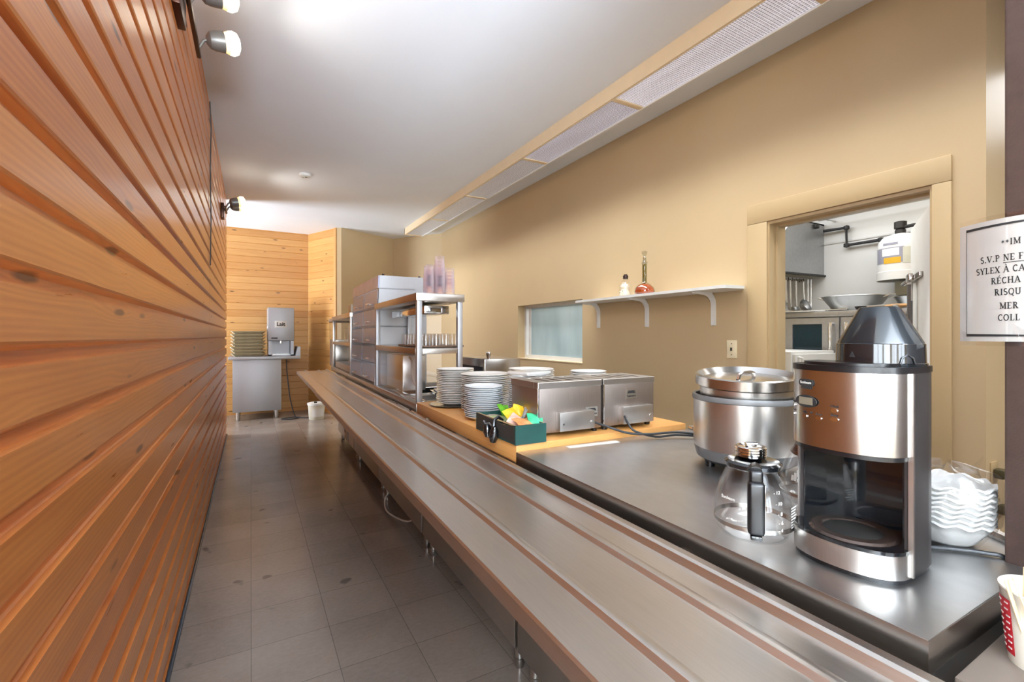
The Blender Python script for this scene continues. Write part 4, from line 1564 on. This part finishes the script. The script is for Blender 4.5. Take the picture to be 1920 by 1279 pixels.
# ------------------------------------------------------------------ laminated sign on the post
sg = thing('notice', 'laminated white French notice with bold black capitals taped to the brown post', 'sign', (1.198, .355, 1.295), 0)
path = []
for k in range(25):
    s = .30 * k / 24
    # first part bends away from the post, the rest lies against it
    if s < .09:
        q = 1 - s / .09
        path.append((.002 - .044 * (1 - q ** 1.6), -s * .985))
    else:
        path.append((-.0425 - .0005, -s * .985))


def along(s):
    f = max(0, min(1, s / .30)) * 24
    i = min(int(f), 23)
    w_ = f - i
    return (path[i][0] * (1 - w_) + path[i + 1][0] * w_, path[i][1] * (1 - w_) + path[i + 1][1] * w_)


def sheet(s0, s1, z0, z1, off, th):
    b = MB()
    for sign in (0, 1):
        b.grid(lambda u, v, sign=sign: (along(s0 + (s1 - s0) * u)[0] - off - th * sign, along(s0 + (s1 - s0) * u)[1], z0 + (z1 - z0) * v + .004 * (1 - u) * v), 30, 4)
    return b


sheet(0, .28, 0, .2159, 0, .0006).build('paper', M['notice_paper'], sg, smooth=60)
sheet(-.008, .288, -.008, .224, .0008, .0003).build('laminate', M['laminate'], sg, smooth=60)
for (s0, s1, z0, z1) in ((.012, .268, .009, .0097), (.012, .268, .2062, .207), (.012, .0127, .009, .207), (.2672, .268, .009, .207)):
    sheet(s0, s1, z0, z1, .0013, .0002).build('border_line', M['ink'], sg, smooth=60)

# a small bold serif alphabet: strokes (polyline, width) in a unit-high box
T_, N_ = .17, .085
def arc(cx_, cy_, rx, ry, a0, a1, n=12):
    return [(cx_ + rx * math.cos(math.radians(a0 + (a1 - a0) * k / n)), cy_ + ry * math.sin(math.radians(a0 + (a1 - a0) * k / n))) for k in range(n + 1)]


GL = {
    'I': (.42, [([(.21, 0), (.21, 1)], T_)], [(.21, 0), (.21, 1)]),
    'M': (1.0, [([(.16, 0), (.16, 1)], N_), ([(.16, 1), (.5, .1)], T_), ([(.5, .1), (.84, 1)], N_), ([(.84, 0), (.84, 1)], T_)], [(.16, 0), (.14, 1), (.84, 0), (.86, 1)]),
    'S': (.62, [(arc(.31, .74, .2, .22, 40, 270) + arc(.31, .26, .22, .24, 90, -140), T_ * .85)], []),
    'V': (.8, [([(.08, 1), (.4, 0)], T_), ([(.4, 0), (.72, 1)], N_)], [(.1, 1), (.7, 1)]),
    'P': (.72, [([(.2, 0), (.2, 1)], T_), ([(.2, .95)] + arc(.36, .72, .22, .23, 90, -90) + [(.2, .49)], T_ * .75)], [(.2, 0), (.16, 1)]),
    'N': (.86, [([(.16, 0), (.16, 1)], N_), ([(.16, 1), (.7, 0)], T_), ([(.7, 0), (.7, 1)], N_)], [(.16, 0), (.14, 1), (.7, 1)]),
    'E': (.7, [([(.2, 0), (.2, 1)], T_), ([(.2, .96), (.6, .96)], N_), ([(.2, .5), (.5, .5)], N_), ([(.2, .04), (.62, .04)], N_), ([(.59, .96), (.59, .78)], N_ * .8), ([(.61, .04), (.61, .24)], N_ * .8)], [(.16, 0), (.16, 1)]),
    'F': (.66, [([(.2, 0), (.2, 1)], T_), ([(.2, .96), (.6, .96)], N_), ([(.2, .5), (.5, .5)], N_), ([(.59, .96), (.59, .78)], N_ * .8)], [(.2, 0), (.16, 1)]),
    'Y': (.78, [([(.1, 1), (.39, .46)], T_), ([(.39, .46), (.68, 1)], N_), ([(.39, 0), (.39, .46)], T_)], [(.39, 0), (.1, 1), (.68, 1)]),
    'L': (.66, [([(.2, 0), (.2, 1)], T_), ([(.2, .04), (.6, .04)], N_), ([(.58, .04), (.58, .28)], N_ * .8)], [(.2, 1), (.16, 0)]),
    'X': (.8, [([(.12, 1), (.68, 0)], T_), ([(.12, 0), (.68, 1)], N_)], [(.14, 1), (.66, 0), (.12, 0), (.68, 1)]),
    'A': (.82, [([(.1, 0), (.41, 1)], N_), ([(.41, 1), (.72, 0)], T_), ([(.22, .34), (.6, .34)], N_)], [(.1, 0), (.72, 0)]),
    'C': (.74, [(arc(.42, .5, .3, .47, 45, 315), T_ * .85)], []),
    'R': (.8, [([(.2, 0), (.2, 1)], T_), ([(.2, .95)] + arc(.36, .74, .2, .21, 90, -90) + [(.2, .53)], T_ * .7), ([(.38, .52), (.68, 0)], T_)], [(.2, 0), (.16, 1), (.7, 0)]),
    'H': (.88, [([(.18, 0), (.18, 1)], T_), ([(.7, 0), (.7, 1)], T_), ([(.18, .5), (.7, .5)], N_)], [(.18, 0), (.18, 1), (.7, 0), (.7, 1)]),
    'Q': (.84, [(arc(.42, .5, .32, .47, 0, 360, 24), T_ * .8), ([(.42, .12), (.72, -.22)], T_ * .8)], []),
    'U': (.84, [([(.18, 1), (.18, .3)] + arc(.42, .3, .24, .27, 180, 360) + [(.66, 1)], T_ * .8)], [(.18, 1), (.66, 1)]),
    'O': (.84, [(arc(.42, .5, .32, .47, 0, 360, 24), T_ * .85)], []),
    '.': (.34, [([(.17, 0), (.17, .15)], T_)], []),
    '*': (.56, [([(.28, .35), (.28, .85)], N_), ([(.08, .48), (.48, .72)], N_), ([(.08, .72), (.48, .48)], N_)], []),
    ' ': (.34, [], []),
}
GL['À'] = (GL['A'][0], GL['A'][1] + [([(.3, 1.3), (.45, 1.1)], N_ * 1.3)], GL['A'][2])
GL['É'] = (GL['E'][0], GL['E'][1] + [([(.32, 1.1), (.5, 1.3)], N_ * 1.3)], GL['E'][2])


def write(b, s, s0, z0, h, slope=0.0):
    x = s0
    for ch in s:
        wd, strokes, serifs = GL[ch]
        def P(p):
            ss = x + p[0] * h * .86
            q = along(ss)
            return (q[0] - .0014, q[1], z0 + p[1] * h + slope * (ss - s0))
        quads = []
        for pl, wdt in strokes:
            for (xa, ya), (xb_, yb_) in zip(pl, pl[1:]):
                L = math.hypot(xb_ - xa, yb_ - ya) or 1
                nx, ny = -(yb_ - ya) / L * wdt / 2, (xb_ - xa) / L * wdt / 2
                ex, ey = ((xb_ - xa) / L * .012, (yb_ - ya) / L * .012)
                quads.append([(xa + nx - ex, ya + ny - ey), (xa - nx - ex, ya - ny - ey), (xb_ - nx + ex, yb_ - ny + ey), (xb_ + nx + ex, yb_ + ny + ey)])
        for sx, sy in serifs:
            y0_, y1_ = (0, .07) if sy < .5 else (.93, 1)
            quads.append([(sx - .16, y0_), (sx + .16, y0_), (sx + .16, y1_), (sx - .16, y1_)])
        for q in quads:
            b._f([b._v(P(p)) for p in q])
        x += (wd + .06) * h * .86
    return x


for s, s0, z0, h, ul in (('**IM', .067, .170, .0112, None), ('S.V.P NE F', .0362, .143, .0112, 5), ('SYLEX À CA', .0292, .1225, .0112, None),
                         ('RÉCHA', .0525, .103, .0112, None), ('RISQU', .0575, .0825, .0112, None), ('MER', .065, .058, .0112, None), ('COLL', .0625, .037, .0112, None)):
    b = MB()
    e = write(b, s, s0, z0, h)
    if ul:
        st = s0 + sum((GL[c][0] + .06) * h * .86 for c in s[:6])
        b.grid(lambda u, v: (along(st + (e - st) * u)[0] - .0014, along(st + (e - st) * u)[1], z0 - .0042 + .0012 * v), 12, 1)
    b.build('lettering', M['ink'], sg, smooth=0)
for (s0, z0) in ((-.004, .006), (.083, .012)):
    b = MB(); b.grid(lambda u, v: (along(s0 + .022 * u)[0] - .0016 - .001 * math.sin(6 * u + 4 * v), along(s0 + .022 * u)[1], z0 + .02 * v - .018 * u * (1 if s0 > 0 else .7)), 6, 6)
    b.build('tape', M['film'], sg)

# ------------------------------------------------------------------ wall shelf and bottles
t = thing('wall_shelf', 'white wall shelf on three curved brackets carrying two bottles', 'shelf', (XR, 2.7, 1.615))
b = MB(); b.prism([(0, -.74), (-.07, -.8), (-.24, -.78), (-.25, -.75), (-.25, .77), (-.24, .80), (0, .80)], 0, .02, 2)
b.build('board', M['shelf'], t)
for yy in (.74, .12, -.52):
    b = MB()
    w_ = .014
    path_ = [(-.002, -.215), (-.006, -.215)]
    outer = [(0, -.235), (-.018, -.235), (-.022, -.225), (-.022, -.09), (-.03, -.058), (-.055, -.032), (-.09, -.02), (-.215, -.014), (-.225, -.004), (-.22, 0), (-.05, 0), (-.03, -.018), (-.006, -.05), (0, -.08)]
    b.prism(outer, yy - w_, yy + w_, 1)
    b.build('bracket', M['white'], t)
t = thing('decanter', 'long-necked glass decanter of amber liquor with a glass stopper on the shelf', 'bottle', (2.76, 2.72, 1.635), 0)
b = MB(); b.lathe([(0, .004), (.06, .004), (.072, .012), (.077, .03), (.07, .055), (.05, .076), (.03, .088), (0, .088)], (0, 0, 0), 32); b.build('liquor', M['amber'], t)
b = MB(); b.lathe([(0, 0), (.066, 0), (.078, .012), (.082, .03), (.074, .058), (.05, .082), (.026, .095), (.019, .11), (.0185, .24), (.022, .25), (.024, .262), (.018, .268), (.014, .285), (.0145, .3), (.012, .3), (.0115, .27), (.016, .25), (.016, .11)], (0, 0, 0), 32)
b.build('glass_body', M['glass_dec'], t, smooth=60)
b = MB(); b.lathe([(0, .09), (.0158, .098), (.0158, .14), (.0158, .245), (0, .248)], (0, 0, 0), 18); b.build('neck_liquor', M['olive_liq'], t)
b = MB(); b.lathe([(0, .296), (.011, .297), (.012, .303), (.009, .31), (.02, .33), (.023, .345), (.016, .352), (0, .354)], (0, 0, 0), 10); b.build('stopper', M['glass_dec'], t, smooth=20)
b = MB()
for k in range(2):
    s = -1 if k else 1
    b.lathe([(0, -.006), (.006, 0), (0, .006)], (0, s * .026, .258), 8)
b.build('neck_lugs', M['glass'], t)
t = thing('bottle', 'small squat glass bottle with cream figure inside and dark stopper on the shelf', 'bottle', (2.745, 2.92, 1.635), 0)
b = MB(); b.lathe([(0, 0), (.05, 0), (.055, .006), (.056, .08), (.052, .1), (.034, .115), (.03, .125), (.032, .14), (.028, .15), (.02, .15)], (0, 0, 0), 28); b.build('glass_body', M['glass'], t, smooth=60)
b = MB(); b.lathe([(0, .004), (.042, .004), (.046, .02), (.036, .045), (.03, .052), (.036, .07), (.036, .09), (.024, .105), (0, .11)], (-.008, 0, 0), 20)
b.lathe([(0, -.008), (.008, 0), (0, .008)], (-.044, -.012, .05), 8); b.lathe([(0, -.008), (.008, 0), (0, .008)], (-.044, .018, .042), 8)
b.build('inner_figure', M['cream'], t, smooth=60)
b = MB(); b.lathe([(0, .148), (.02, .148), (.022, .165), (.022, .176), (.014, .176), (.015, .187), (0, .188)], (0, 0, 0), 18); b.build('stopper', M['darkbrown'], t)

# light switch
t = thing('light_switch', 'almond wall switch plate between the shelf and the doorway', 'switch', (XR, 2.04, 1.213))
b = MB(); b.box(-.006, 0, -.038, .038, -.062, .062, .002); b.build('plate', M['switch'], t)
b = MB(); b.box(-.016, -.006, -.005, .005, -.012, .012, .002); b.build('toggle', M['dark'], t)
b = MB(); b.cyl((-.0075, 0, .038), (-.005, 0, .038), .0035, seg=8); b.cyl((-.0075, 0, -.038), (-.005, 0, -.038), .0035, seg=8); b.build('screws', M['dark'], t)

# ------------------------------------------------------------------ kitchen: oven, hood, tank, pipe, utensils
t = thing('convection_oven', 'tall steel double-door convection oven seen through the doorway', 'oven', (4.17, 1.965, 0), math.radians(6))
b = MB(); b.box(.03, .70, -.47, .47, .55, 1.465, .004); b.box(0, .70, -.475, .475, 1.465, 1.51, .004)
b.build('case', M['galv'], t)
for s in (-1, 1):
    b = MB()
    y0_, y1_ = sorted((s * .008, s * .462))
    w0, w1 = sorted((s * .13, s * .36))
    b.box(0, .028, y0_, y1_, 1.405, 1.455); b.box(0, .028, y0_, y1_, .62, .85)
    b.box(0, .028, min(y0_, w0), max(y0_, w0), .85, 1.405) if s > 0 else b.box(0, .028, y0_, w0, .85, 1.405)
    b.box(0, .028, w1, y1_, .85, 1.405)
    d = b.build('door', M['galv'], t, smooth=0)
    g = MB(); g.box(.012, .018, w0, w1, .85, 1.405); g.build('glass', M['dark_glass'], d, smooth=0)
    hb = MB()
    yh = s * .055
    hb.tube([(0, yh, 1.41), (-.04, yh, 1.405), (-.05, yh, 1.38), (-.05, yh, .92), (-.04, yh, .90), (0, yh, .895)], .013, 10)
    hb.build('handle', M['chrome'], d)
for x in (.08, .65):
    for y in (-.42, .42):
        b = MB(); b.cyl((x, y, 0), (x, y, .56), .03); b.build('leg', M['steel_v'], t)
# things on the oven
t = thing('wok', 'wide shallow steel bowl with two loop handles on the oven', 'pan', (4.55, 2.03, 1.512))
b = MB(); b.lathe([(0, 0), (.13, 0), (.15, .006), (.235, .125), (.245, .13), (.243, .135), (.228, .126), (.145, .012), (0, .008)], (0, 0, 0), 40); b.build('bowl', M['alu'], t)
for s in (-1, 1):
    b = MB(); b.tube([(0 - .04, s * .225, .115), (-.035, s * .275, .135), (.035, s * .275, .135), (.04, s * .225, .115)], .007, 6); b.build('handle', M['alu'], t)
t = thing('mixing_bowl', 'smaller crumpled-looking steel bowl with handle at the right of the wide one on the oven', 'bowl', (4.58, 1.60, 1.512))
b = MB(); b.lathe([(0, 0), (.09, 0), (.1, .005), (.155, .105), (.15, .106), (.095, .008), (0, .005)], (0, 0, 0), 32); b.build('bowl', M['alu'], t)
b = MB(); b.tube([(-.08, -.12, .09), (-.13, -.13, .13), (-.14, -.07, .14), (-.11, -.02, .1)], .006, 6); b.build('handle', M['chrome'], t)
for i, (x, y, rz, L, lb) in enumerate(((4.24, 2.28, .35, .34, 'flat sheet pan lying on the left of the oven top'), (4.36, 2.2, .1, .36, 'second flat sheet pan under the wide bowl'))):
    b = MB(); b.box(-.13, .13, -L / 2, L / 2, 0, .012, .004)
    tag(b.build('sheet_pan', M['alu'], loc=(x + (.12 if i else 0), y, 1.511 + i * .013), rz=rz), lb, 'pan')
t = thing('ladle', 'dark round ladle lying on the front of the oven top', 'ladle', (4.27, 1.82, 1.512), .2)
b = MB(); b.lathe([(0, 0), (.03, .006), (.042, .03), (.04, .03), (.028, .008), (0, .004)], (0, .04, 0), 18); b.build('cup', M['dark'], t)
b = MB(); b.tube([(0, .0, .026), (0, -.1, .032), (0, -.24, .02)], .007, 6); b.build('handle', M['alu'], t)
t = thing('spatula', 'wooden-handled spatula lying on the front of the oven top', 'spatula', (4.25, 1.62, 1.514), -.1)
b = MB(); b.tube([(0, .07, .018), (0, 0, .022), (0, -.09, .02)], .013, 8); b.build('handle', M['wood_handle'], t)
b = MB(); b.box(-.035, .035, .07, .17, .008, .012, .001); b.build('blade', M['alu'], t)
t = thing('scoop', 'steel scoop whose handle sticks out at the right end of the oven top', 'scoop', (4.3, 1.52, 1.512), .3)
b = MB(); b.tube([(0, .08, .02), (0, -.02, .035), (0, -.11, .055)], .012, 8); b.build('handle', M['alu'], t)
b = MB(); b.lathe([(0, 0), (.03, .004), (.04, .03), (.037, .03), (.028, .008), (0, .005)], (0, .1, 0), 16); b.build('cup', M['alu'], t)

# hood
t = thing('extractor_hood', 'grey steel extractor hood with a sloping front seen at the left of the doorway', 'hood', (5.0, 2.5, 0))
pr = [(0, 1.90), (-.95, 1.885), (-.97, 2.0), (-.53, 2.41), (0, 2.42)]
b = MB()
b.prism(pr, 0, .012, 1); b.prism(pr, 1.6, 1.612, 1)
b.prism([(-.97, 2.0), (-.53, 2.41), (-.53, 2.42), (-.98, 2.0)], 0, 1.612, 1); b.prism([(-.96, 1.885), (-.98, 1.885), (-.98, 2.0), (-.96, 2.0)], 0, 1.612, 1)
b.box(-.53, 0, 0, 1.612, 2.405, 2.42)
b.build('canopy', M['galv'], t, smooth=0)
b = MB(); b.tube([(-.95, -.008, 1.888), (0, -.008, 1.903)], .012, 6); b.build('lower_edge', M['dark'], t)
b = MB(); b.box(-.2, -.14, -.03, 0, 2.36, 2.4, .004); b.build('bracket', M['dark'], t)
b = MB(); b.tube([(4.93, 2.47, 2.34), (4.95, 2.28, 2.338), (4.95, 2.275, 2.17), (4.95, 2.0, 2.172), (4.95, 1.90, 2.172)], .015, 10)
pp = tag(b.build('gas_pipe', M['darkrod']), 'black stepped pipe on the kitchen wall between hood and white tank', 'pipe')
b = MB()
for p in ((4.95, 2.277, 2.338), (4.95, 2.277, 2.17), (4.95, 2.0, 2.172)):
    b.lathe([(0, -.025), (.024, -.015), (.024, .015), (0, .025)], p, 12)
b.build('fittings', M['darkrod'], pp)
b = MB(); b.tube([(4.82, 2.46, 2.43), (4.82, 1.58, 2.43)], .009, 8); b.tube([(4.82, 1.6, 2.43), (4.995, 1.6, 2.43)], .008, 6); b.tube([(4.82, 2.4, 2.43), (4.995, 2.4, 2.43)], .008, 6)
tag(b.build('conduit', M['alu']), 'thin grey rod on brackets running along the top of the kitchen wall', 'rod')
t = thing('suppression_tank', 'white pressure tank with labels hung on the kitchen wall', 'tank', (4.84, 1.815, 1.78))
b = MB(); b.lathe([(0, .02), (.14, .02), (.155, .012), (.158, 0), (.162, 0), (.162, .07), (.157, .075), (.157, .1), (.158, .28), (.15, .33), (.12, .37), (.06, .395), (.04, .40), (0, .40)], (0, 0, 0), 40); b.build('shell', M['tank'], t)
b = MB(); b.lathe([(0, .398), (.038, .398), (.038, .43), (.03, .44), (.044, .445), (.044, .50), (.03, .505), (0, .505)], (0, 0, 0), 18); b.tube([(0, 0, .45), (-.03, -.1, .45), (-.02, -.2, .44)], .015, 8); b.build('valve', M['dark'], t)
av = math.atan2(-1.815, -4.84)


def label_patch(nm, a0, a1_, z0, z1, mat, r=.1588):
    b = MB(); b.grid(lambda u, v: (r * math.cos(av + a0 + (a1_ - a0) * u), r * math.sin(av + a0 + (a1_ - a0) * u), z0 + (z1 - z0) * v), 10, 1)
    return b.build(nm, mat, t)


label_patch('label', -1.3, .15, .14, .27, M['lilac_lab'])
label_patch('label', -.85, -.05, .2, .262, M['ink_white'], .1592)
label_patch('warning_label', -.75, .02, .135, .185, M['yellow'], .1594)
label_patch('label', .1, 1.2, .13, .265, M['pale_lab'], .159)
label_patch('label', -.8, -.1, .29, .31, M['lilac_lab'], .1585)
b = MB(); b.box(.05, .155, -.06, .06, -.12, .0, .004); b.build('wall_bracket', M['pale_lab'], t)

# utensil rail under the hood
t = thing('utensil_rail', 'thin steel rail for hanging utensils under the hood', 'rail', (0, 2.60, 0))
b = MB(); b.tube([(4.10, 0, 1.853), (4.96, 0, 1.885)], .008, 6); b.build('rod', M['alu'], t)
for x in (4.9, 4.955):
    b = MB(); b.tube([(x, 0, 1.885), (x, 0, 1.51)], .006, 6); b.build('upright', M['alu'], t)
b = MB()
for k in range(9):
    x = 4.28 + .065 * k
    b.tube([(x, 0, 1.84), (x, -.012, 1.85), (x, -.01, 1.872), (x, .008, 1.87), (x, .01, 1.85)], .004, 6)
b.build('hooks', M['dark'], t)


def hang(name, label, cat, x, L, kind, mat='alu', hmat=None, y=2.585):
    t = thing(name, label, cat, (x, y, 1.845), 0, None)
    b = MB(); b.tube([(0, 0, 0), (.005, 0, -L * .5), (.012, -.004, -L)], .009 if kind != 'tong' else .013, 8); b.build('handle', M[hmat or mat], t)
    if kind == 'ladle':
        b = MB(); b.lathe([(0, -.045), (.03, -.038), (.046, -.01), (.048, 0), (.045, 0), (.03, -.03), (0, -.04)], (.012, -.03, -L), 18); b.build('cup', M[mat], t)
    elif kind == 'strainer':
        b = MB(); b.M = Matrix.Translation((.02, -.02, -L - .05)) @ Matrix.Rotation(1.1, 4, 'X')
        b.lathe([(.062, 0), (.066, .004), (.066, -.002), (.058, -.03), (.03, -.055), (0, -.06)], (0, 0, 0), 20); b.build('mesh_cup', M['galv'], t)
    elif kind == 'turner':
        b = MB(); b.box(-.03, .05, -.006, -.003, -L - .1, -L + .005, .001); b.build('blade', M[mat], t)
    elif kind == 'pan':
        b = MB(); b.M = Matrix.Translation((.01, -.02, -L - .09)) @ Matrix.Rotation(PI / 2, 4, 'X')
        b.lathe([(0, -.02), (.085, -.02), (.1, .02), (.097, .02), (.082, -.015), (0, -.015)], (0, 0, 0), 28); b.build('bowl', M[mat], t)
    return t


hang('skillet', 'steel pan hanging at the left edge of the doorway, below the rail', 'pan', 4.34, .2, 'pan', 'galv', 'stick')
hang('ladle', 'long-handled ladle hanging leftmost of the utensils under the hood', 'ladle', 4.43, .3, 'ladle')
hang('tongs', 'pale wide-handled tongs hanging beside the leftmost ladle', 'tongs', 4.48, .22, 'tong')
hang('ladle', 'thin-handled ladle hanging in the middle of the utensil rail', 'ladle', 4.56, .26, 'ladle')
hang('turner', 'flat steel turner hanging right of the middle ladle', 'turner', 4.66, .26, 'turner')
hang('strainer', 'round wire strainer hanging rightmost beside the rail uprights', 'strainer', 4.79, .18, 'strainer')
t = thing('whisk', 'steel whisk hanging low by the doorway above the white cabinet', 'whisk', (4.36, 2.585, 1.42))
b = MB(); b.tube([(0, 0, 0), (.02, 0, -.12)], .012, 8); b.tube([(0, .012, .44), (.004, 0, .2), (0, 0, 0)], .003, 5); b.build('handle', M['alu'], t)
b = MB()
for k in range(5):
    a = PI * k / 5
    b.tube([(.02 + .0 * k, 0, -.1)] + [(.025 + .045 * math.sin(q) * math.cos(a), .045 * math.sin(q) * math.sin(a), -.1 - .07 * (1 - math.cos(q)) ) for q in (.6, 1.2, 1.8, 2.4, 3.0)], .003, 5)
b.build('wires', M['chrome'], t)
# white cabinet near the doorway
t = thing('white_freezer', 'small white appliance low at the left of the doorway', 'appliance', (3.45, 1.93, 0))
b = MB(); b.box(0, .6, .02, .55, .02, 1.19, .008); b.build('body', M['tank'], t)
b = MB(); b.box(.02, .58, 0, .02, .05, 1.17, .005); d = b.build('door', M['tank'], t)
b = MB(); b.tube([(.06, 0, 1.15), (.06, -.03, 1.14), (.06, -.03, .95), (.06, 0, .94)], .009, 8); b.build('handle', M['white'], d)

# dustpan hung on the white door
a = math.radians(26)


def DL(u, n, zz):
    return (3.10 + u * math.cos(a) + n * math.sin(a), .99 + u * math.sin(a) - n * math.cos(a), zz)


t = thing('dustpan', 'long-handled grey dustpan hanging on the white kitchen door', 'dustpan', DL(.50, -.07, .9), a + PI)
b = MB(); b.tube([(0, 0, .72), (0, 0, .36)], .014, 8); b.build('handle', M['grey_pl'], t)
b = MB(); b.box(-.09, .09, -.03, .02, .12, .145, .004); b.box(-.09, -.08, -.05, .02, .14, .36, .003); b.box(.08, .09, -.05, .02, .14, .36, .003); b.box(-.09, .09, .012, .02, .14, .36, .003)
b.build('pan', M['galv'], t)
t = thing('tool_clip', 'steel spring clip on the white kitchen door above the dustpan', 'clip', DL(.50, -.039, 1.66), a + PI)
b = MB(); b.box(-.26, .24, -.02, 0, -.015, .015, .004); b.box(-.06, .05, -.045, -.02, -.025, .025, .006); b.tube([(-.26, -.02, 0), (-.36, -.03, -.01)], .012, 8); b.build('bar', M['steel_h'], t)
b = MB(); b.cyl((0, -.03, -.03), (0, -.03, -.14), .013); b.build('hook', M['white'], t)

# ------------------------------------------------------------------ far end: milk dispenser stand
t = thing('steel_stand', 'steel stand with a closed front at the far pine wall under the dispenser', 'stand', (0, 8.2, 0))
b = MB(); b.box(-.24, .425, .02, .62, .13, .94, .004); b.build('body', M['steel_m'], t)
b = MB(); b.box(-.30, .70, -.02, .66, .935, .985, .01); b.prism([(.63, .985), (.70, .985), (.70, 1.13), (.665, 1.13)], -.02, .66, 1); b.build('top', M['steel_m'], t)
for x in (-.17, .36):
    for y in (.06, .56):
        b = MB(); b.lathe([(0, 0), (.02, 0), (.028, .03), (.03, .13), (0, .13)], (x, y, 0), 14); b.build('leg', M['steel_v'], t)
t = thing('milk_dispenser', 'steel milk dispenser with a small handwritten card on the far stand', 'dispenser', (.235, 8.27, .985))
b = MB(); b.box(0, .385, .05, .5, .24, .775, .012); b.box(.01, .06, .05, .5, 0, .24); b.box(.33, .375, .05, .5, 0, .24); b.box(.01, .375, .3, .5, 0, .24); b.box(.01, .375, .05, .5, 0, .02)
b.build('body', M['steel_m'], t)
b = MB(); b.box(.004, .381, .02, .05, .245, .772, .01); d = b.build('door', M['steel_m'], t)
b = MB(); b.box(.10, .27, .014, .02, .455, .56, .001); cdm = b.build('card', M['paper'], t)
text_mesh('Lait', .085, 'lettering', M['ink'], cdm, (.187, .0125, .508), (PI / 2, 0, 0), .0005, .002)
b = MB(); b.box(.05, .14, .016, .02, .275, .295); b.build('name_strip', M['dark'], t, smooth=0)
b = MB(); b.cyl((.19, .06, .24), (.19, .06, .20), .016); b.build('spout', M['chrome'], t)
b = MB(); b.box(.07, .32, .08, .28, .02, .028); b.build('drip_tray', M['chrome'], t, smooth=0)
b = MB(); b.box(-.012, .004, .1, .2, .4, .5, .003); b.build('side_latch', M['chrome'], t)
# tan trays stacked at the left of the dispenser
b = MB()
pr = rrect(.235, .165, .03)
b.prism([(x * .85, y * .82) for x, y in pr], 0, .018, 2); b.prism([(x * .93, y * .9) for x, y in pr], .018, .034, 2); b.prism(pr, .034, .0485, 2)
src = b.build('meal_tray', M['olive'])
for k in range(8):
    o = src if k == 0 else src.copy()
    if k:
        COL.objects.link(o)
    o.location = (-.035 + random.uniform(-.008, .008), 8.43 + random.uniform(-.008, .008), .987 + k * .0493)
    tag(o, 'olive tan meal tray in the stack on the far stand', 'tray', 'meal trays on the far stand')
    if k == 7:
        tag(o, 'topmost olive tan meal tray of the stack on the far stand', 'tray')
cable('power_cord', 'black cord hanging from the far stand and coiled on the floor', [(.50, 8.26, .93), (.51, 8.24, .7), (.55, 8.2, .3), (.62, 8.15, .02), (.66, 8.05, .008), (.55, 7.98, .008), (.42, 8.05, .008), (.48, 8.13, .008), (.62, 8.10, .016), (.76, 8.0, .008), (.86, 7.98, .008)], .008)

# white pail
t = thing('pail', 'white plastic pail standing on the floor under the far end of the tray slide', 'pail', (.9, 7.84, 0))
b = MB(); b.lathe([(0, 0), (.105, 0), (.11, .008), (.126, .24), (.124, .24), (.108, .01), (0, .01)], (0, 0, 0), 32); b.build('bucket', M['offwhite'], t)
b = MB(); b.lathe([(.126, .225), (.135, .228), (.135, .258), (.12, .262), (0, .258)], (0, 0, 0), 32); b.build('lid', M['white'], t)
b = MB(); b.grid(lambda u, v: (.1225 * math.cos(-2.2 + 1.5 * u), .1225 * math.sin(-2.2 + 1.5 * u), .05 + .12 * v), 10, 1); b.build('label', M['paper'], t)
b = MB(); b.box(-.04, 0, -.08, -.03, .258, .28, .004); b.build('spout_cap', M['black'], t)

# loose pale cable under the serving line
cable('loose_cable', 'thin pale cable drooping to the floor under the steel tray slide', [(.93, 3.55, .12), (.90, 3.58, .05), (.88, 3.45, .006), (.92, 3.25, .006), (.955, 3.12, .03), (.97, 3.05, .1)], .006, 'cable_w')
